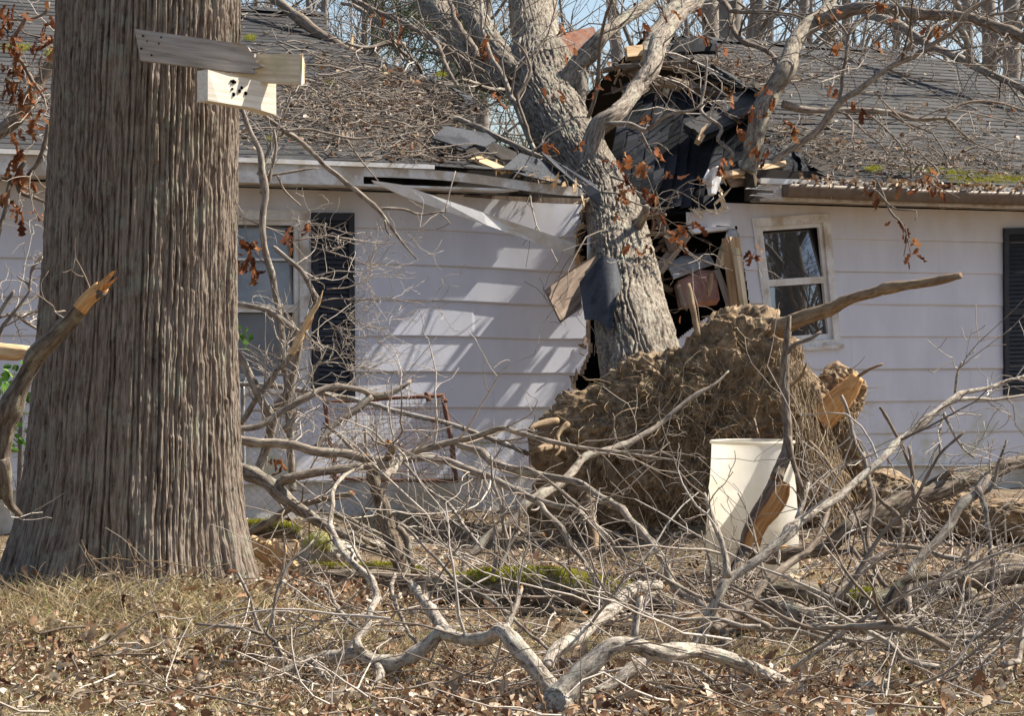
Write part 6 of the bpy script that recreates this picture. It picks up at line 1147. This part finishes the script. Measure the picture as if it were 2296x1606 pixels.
# ------------------------------------------------------------------ drum
Yd = 15.7; cxd = at(1687, 0, Yd)[0]; zt = at(0, 988, Yd)[2]; zbm = gz(cxd, Yd) - .01
drum = empty("drum", (cxd, Yd, zbm), "open topped white plastic drum standing before the root ball", "drum")
def lathe(mb, prof, n=64):
    th = np.linspace(0, 2 * math.pi, n, endpoint=False); V = np.array([[[cxd + r * math.cos(a), Yd + r * math.sin(a), z] for a in th] for r, z in prof]); mb.add(V, grid_faces(len(prof), n, True))
H = zt - zbm; rb_, rt = .300, .265; m = MB()
pr = [(.0, zbm + .006), (.25, zbm + .006), (.288, zbm + .012), (.297, zbm + .03)] + [(rb_ + (rt - rb_) * sst(.25, 1.02, t) + .003 * math.sin(t * 40) * (abs(t - .33) < .04 or abs(t - .66) < .04), zbm + .04 + t * (H - .075)) for t in np.linspace(0, 1, 40)] + [(rt - .002, zt - .02)]
lathe(m, pr); obj("body", m, M['drum'], drum)
m = MB(); a = np.linspace(0, 2 * math.pi, 14); lathe(m, [(rt + .004 + .009 * math.cos(x), zt - .010 + .011 * math.sin(x)) for x in a]); obj("rim", m, M['drum'], drum)

# ------------------------------------------------------------------ boulder and stump by the trunk
rng = np.random.default_rng(17); m = MB(); blob(m, [D('b2', *c) for c in ((455, 660), (470, 560), (500, 470), (570, 425), (660, 440), (760, 490), (830, 530), (862, 590), (855, 660))], 15.9, .35, D('b2', 660, 570), rng, .05, 120, 50, .25)
st = tag(obj("boulder", m, M['stone']), "pale rounded boulder with moss on its shoulder", "boulder"); V = np.concatenate(m.v); top = V[(V[:, 2] > np.percentile(V[:, 2], 72)) & (V[:, 0] < np.percentile(V[:, 0], 60))]; m = MB(); moss_on(m, top + UP * .005, np.repeat(UP[None], len(top), 0), 2600, .010, (.2, .9)); tag(obj("moss", m, M['moss'], st, smooth=False), kind="stuff")
m = MB(); P, R = trace('b2', [(40, 430, 110), (200, 420, 110), (330, 420, 100), (470, 440, 80)], 16.0, 15.8); tube(m, P, R, 40, .03, .015, .04, .15); st = tag(obj("mossy_log", m, M['log']), "short moss topped log end between the big trunk and the boulder", "log"); P, R = crom(P, R, .02); m = MB(); P = np.repeat(P, 20, 0); R = np.repeat(R, 20); a = rng.normal(.1, .6, len(P)); d = np.stack([0 * a, -np.sin(a), np.cos(a)], -1); moss_on(m, P + d * R[:, None] * 1.03, d, 9000, .010, (.2, .95)); tag(obj("moss", m, M['moss'], st, smooth=False), kind="stuff")
m = MB(); P, R = trace('b2', [(470, 690, 60), (400, 640, 110), (300, 580, 150), (210, 520, 120), (160, 480, 60)], 14.9, 14.7); tube(m, P, R, 40, .02, .03, .03, .5, lump=.4); 
for _ in range(9):
    a = rng.uniform(160, 420); P, R = trace('b2', [(a, 620 + rng.uniform(-60, 20), 30), (a + rng.normal(0, 20), 540 + rng.uniform(-60, 20), 22), (a + rng.normal(-10, 30), 470 + rng.uniform(-20, 60), 6)], 14.7); tube(m, P, R, 7, .03)
tag(obj("splintered_stump", m, M['palesplit']), "heap of splintered orange wood against the foot of the big trunk", "stump")

# ------------------------------------------------------------------ bare forest behind the house
rng = np.random.default_rng(101)
def forest_proto(seed, H, r0, lean):
    rg = np.random.default_rng(seed); t = np.linspace(0, 1, 9); P = np.stack([lean[0] * t + np.cumsum(rg.normal(0, .10, 9)), lean[1] * t + np.cumsum(rg.normal(0, .10, 9)), H * t], -1); P -= P[0]; R = r0 * (1 - .75 * t)
    a = MB(); tube(a, P, R, 12, .35, lump=.12); b = MB()
    C, RR = crom(P, R, .1); n = 30; i = (rg.uniform(.16, 1, n) * (len(C) - 1)).astype(int); S = C[i]; an = rg.uniform(0, 6.283, n); d = np.stack([np.cos(an), np.sin(an), rg.uniform(.3, 1.3, n)], -1); L = rg.uniform(1.0, 4.0, n) * (1.1 - .5 * i / len(C))
    Q, q = grow(rg, S, d, L, np.clip(RR[i] * .4, .015, .07), 8, .16, .06); many_tubes(b, Q, q, 5, rg.uniform(0, 1, n))
    m1 = 170; j = rg.integers(0, n, m1); k = rg.integers(2, 8, m1); Q2, q2 = grow(rg, Q[j, k], spread_dirs(rg, unit(Q[j, k] - Q[j, k - 1]), .4, 1.0), rg.uniform(.4, 1.7, m1), q[j, k] * .6, 7, .2, .04); many_tubes(b, Q2, np.maximum(q2, .006), 4, rg.uniform(0, 1, m1))
    m2 = 420; j = rg.integers(0, m1, m2); k = rg.integers(2, 7, m2); Q3, q3 = grow(rg, Q2[j, k], spread_dirs(rg, unit(Q2[j, k] - Q2[j, k - 1]), .3, .9), rg.uniform(.2, .8, m2), q2[j, k] * .6, 5, .2, .03); many_tubes(b, Q3, np.maximum(q3, .0045), 3, rg.uniform(0, 1, m2))
    r = empty("bare_tree", (0, 0, 0), "x", "tree"); obj("trunk", a, M['forest'], r); obj("branches", b, M['forest'], r); return r
protos = [forest_proto(200 + i, h, r, l) for i, (h, r, l) in enumerate(((15, .16, (.6, 0)), (13, .11, (-.8, .5)), (16, .20, (.2, .3)), (12, .08, (1.4, 0)), (14, .13, (-.3, 0)), (11, .07, (.5, .5))))]
spots = []
for k in range(40):
    for _ in range(60):
        Y = rng.uniform(33, 66); x = rng.uniform(-.16, .235) * Y
        if all(abs(x / Y - a / b) > .0035 for a, b in spots): spots.append((x, Y)); break
spots += [(24, 9), (19, 12.5), (30, 6), (27, 12), (16, 6), (35, 9), (22, 3), (12.6, 25.4), (15.5, 28), (12, 16.5), (15.5, 14)]; used = [0] * 6
for k, (x, Y) in enumerate(spots):
    p = k % 6; src = protos[p]
    if used[p] == 0: o = src
    else:
        o = src.copy(); COL.objects.link(o)
        for ch in list(src.children): c = ch.copy(); COL.objects.link(c); c.parent = o
    used[p] += 1
    o.location = (x, Y, -.1 + .3); o.rotation_euler = (0, 0, rng.uniform(0, 6.28)); s = rng.uniform(.85, 1.15); o.scale = (s, s, s)
    far = Y > 28.5
    o["label"] = "tall bare forest tree standing behind the house" if far else "tall bare tree standing at the side of the yard"; o["group"] = "bare forest trees behind the house" if far else "bare trees at the side of the yard"
# a pine among them
r = empty("pine_tree", (-.9, 33, .2), "pine with yellow green needles among the bare trees behind the house", "tree"); m = MB(); tube(m, [(-.9, 33, 0), (-.85, 33, 5), (-.8, 33, 10)], [.16, .12, .05], 10, .3); obj("trunk", m, M['forest'], r)
m = MB(); n = 46; S = np.stack([np.full(n, -.85), np.full(n, 33.), rng.uniform(4.0, 9.5, n)], -1); an = rng.uniform(0, 6.28, n); Q, q = grow(rng, S, np.stack([np.cos(an), np.sin(an), rng.uniform(-.1, .5, n)], -1), rng.uniform(.8, 2.0, n), np.full(n, .02), 7, .12); many_tubes(m, Q, q, 4); obj("branches", m, M['forest'], r)
m = MB(); nn = 5200; j = rng.integers(0, n, nn); k = rng.integers(2, 7, nn); C = Q[j, k] + rng.normal(0, .09, (nn, 3)); d = unit(rng.normal(size=(nn, 3)) + [0, 0, .3]); P = np.stack([C, C + d * .12, C + d * .22 - UP * .02], 1); many_tubes(m, P, np.tile([.005, .005, .002], (nn, 1)), 3, rng.uniform(0, 1, nn)); obj("needles", m, M['pine'], r)
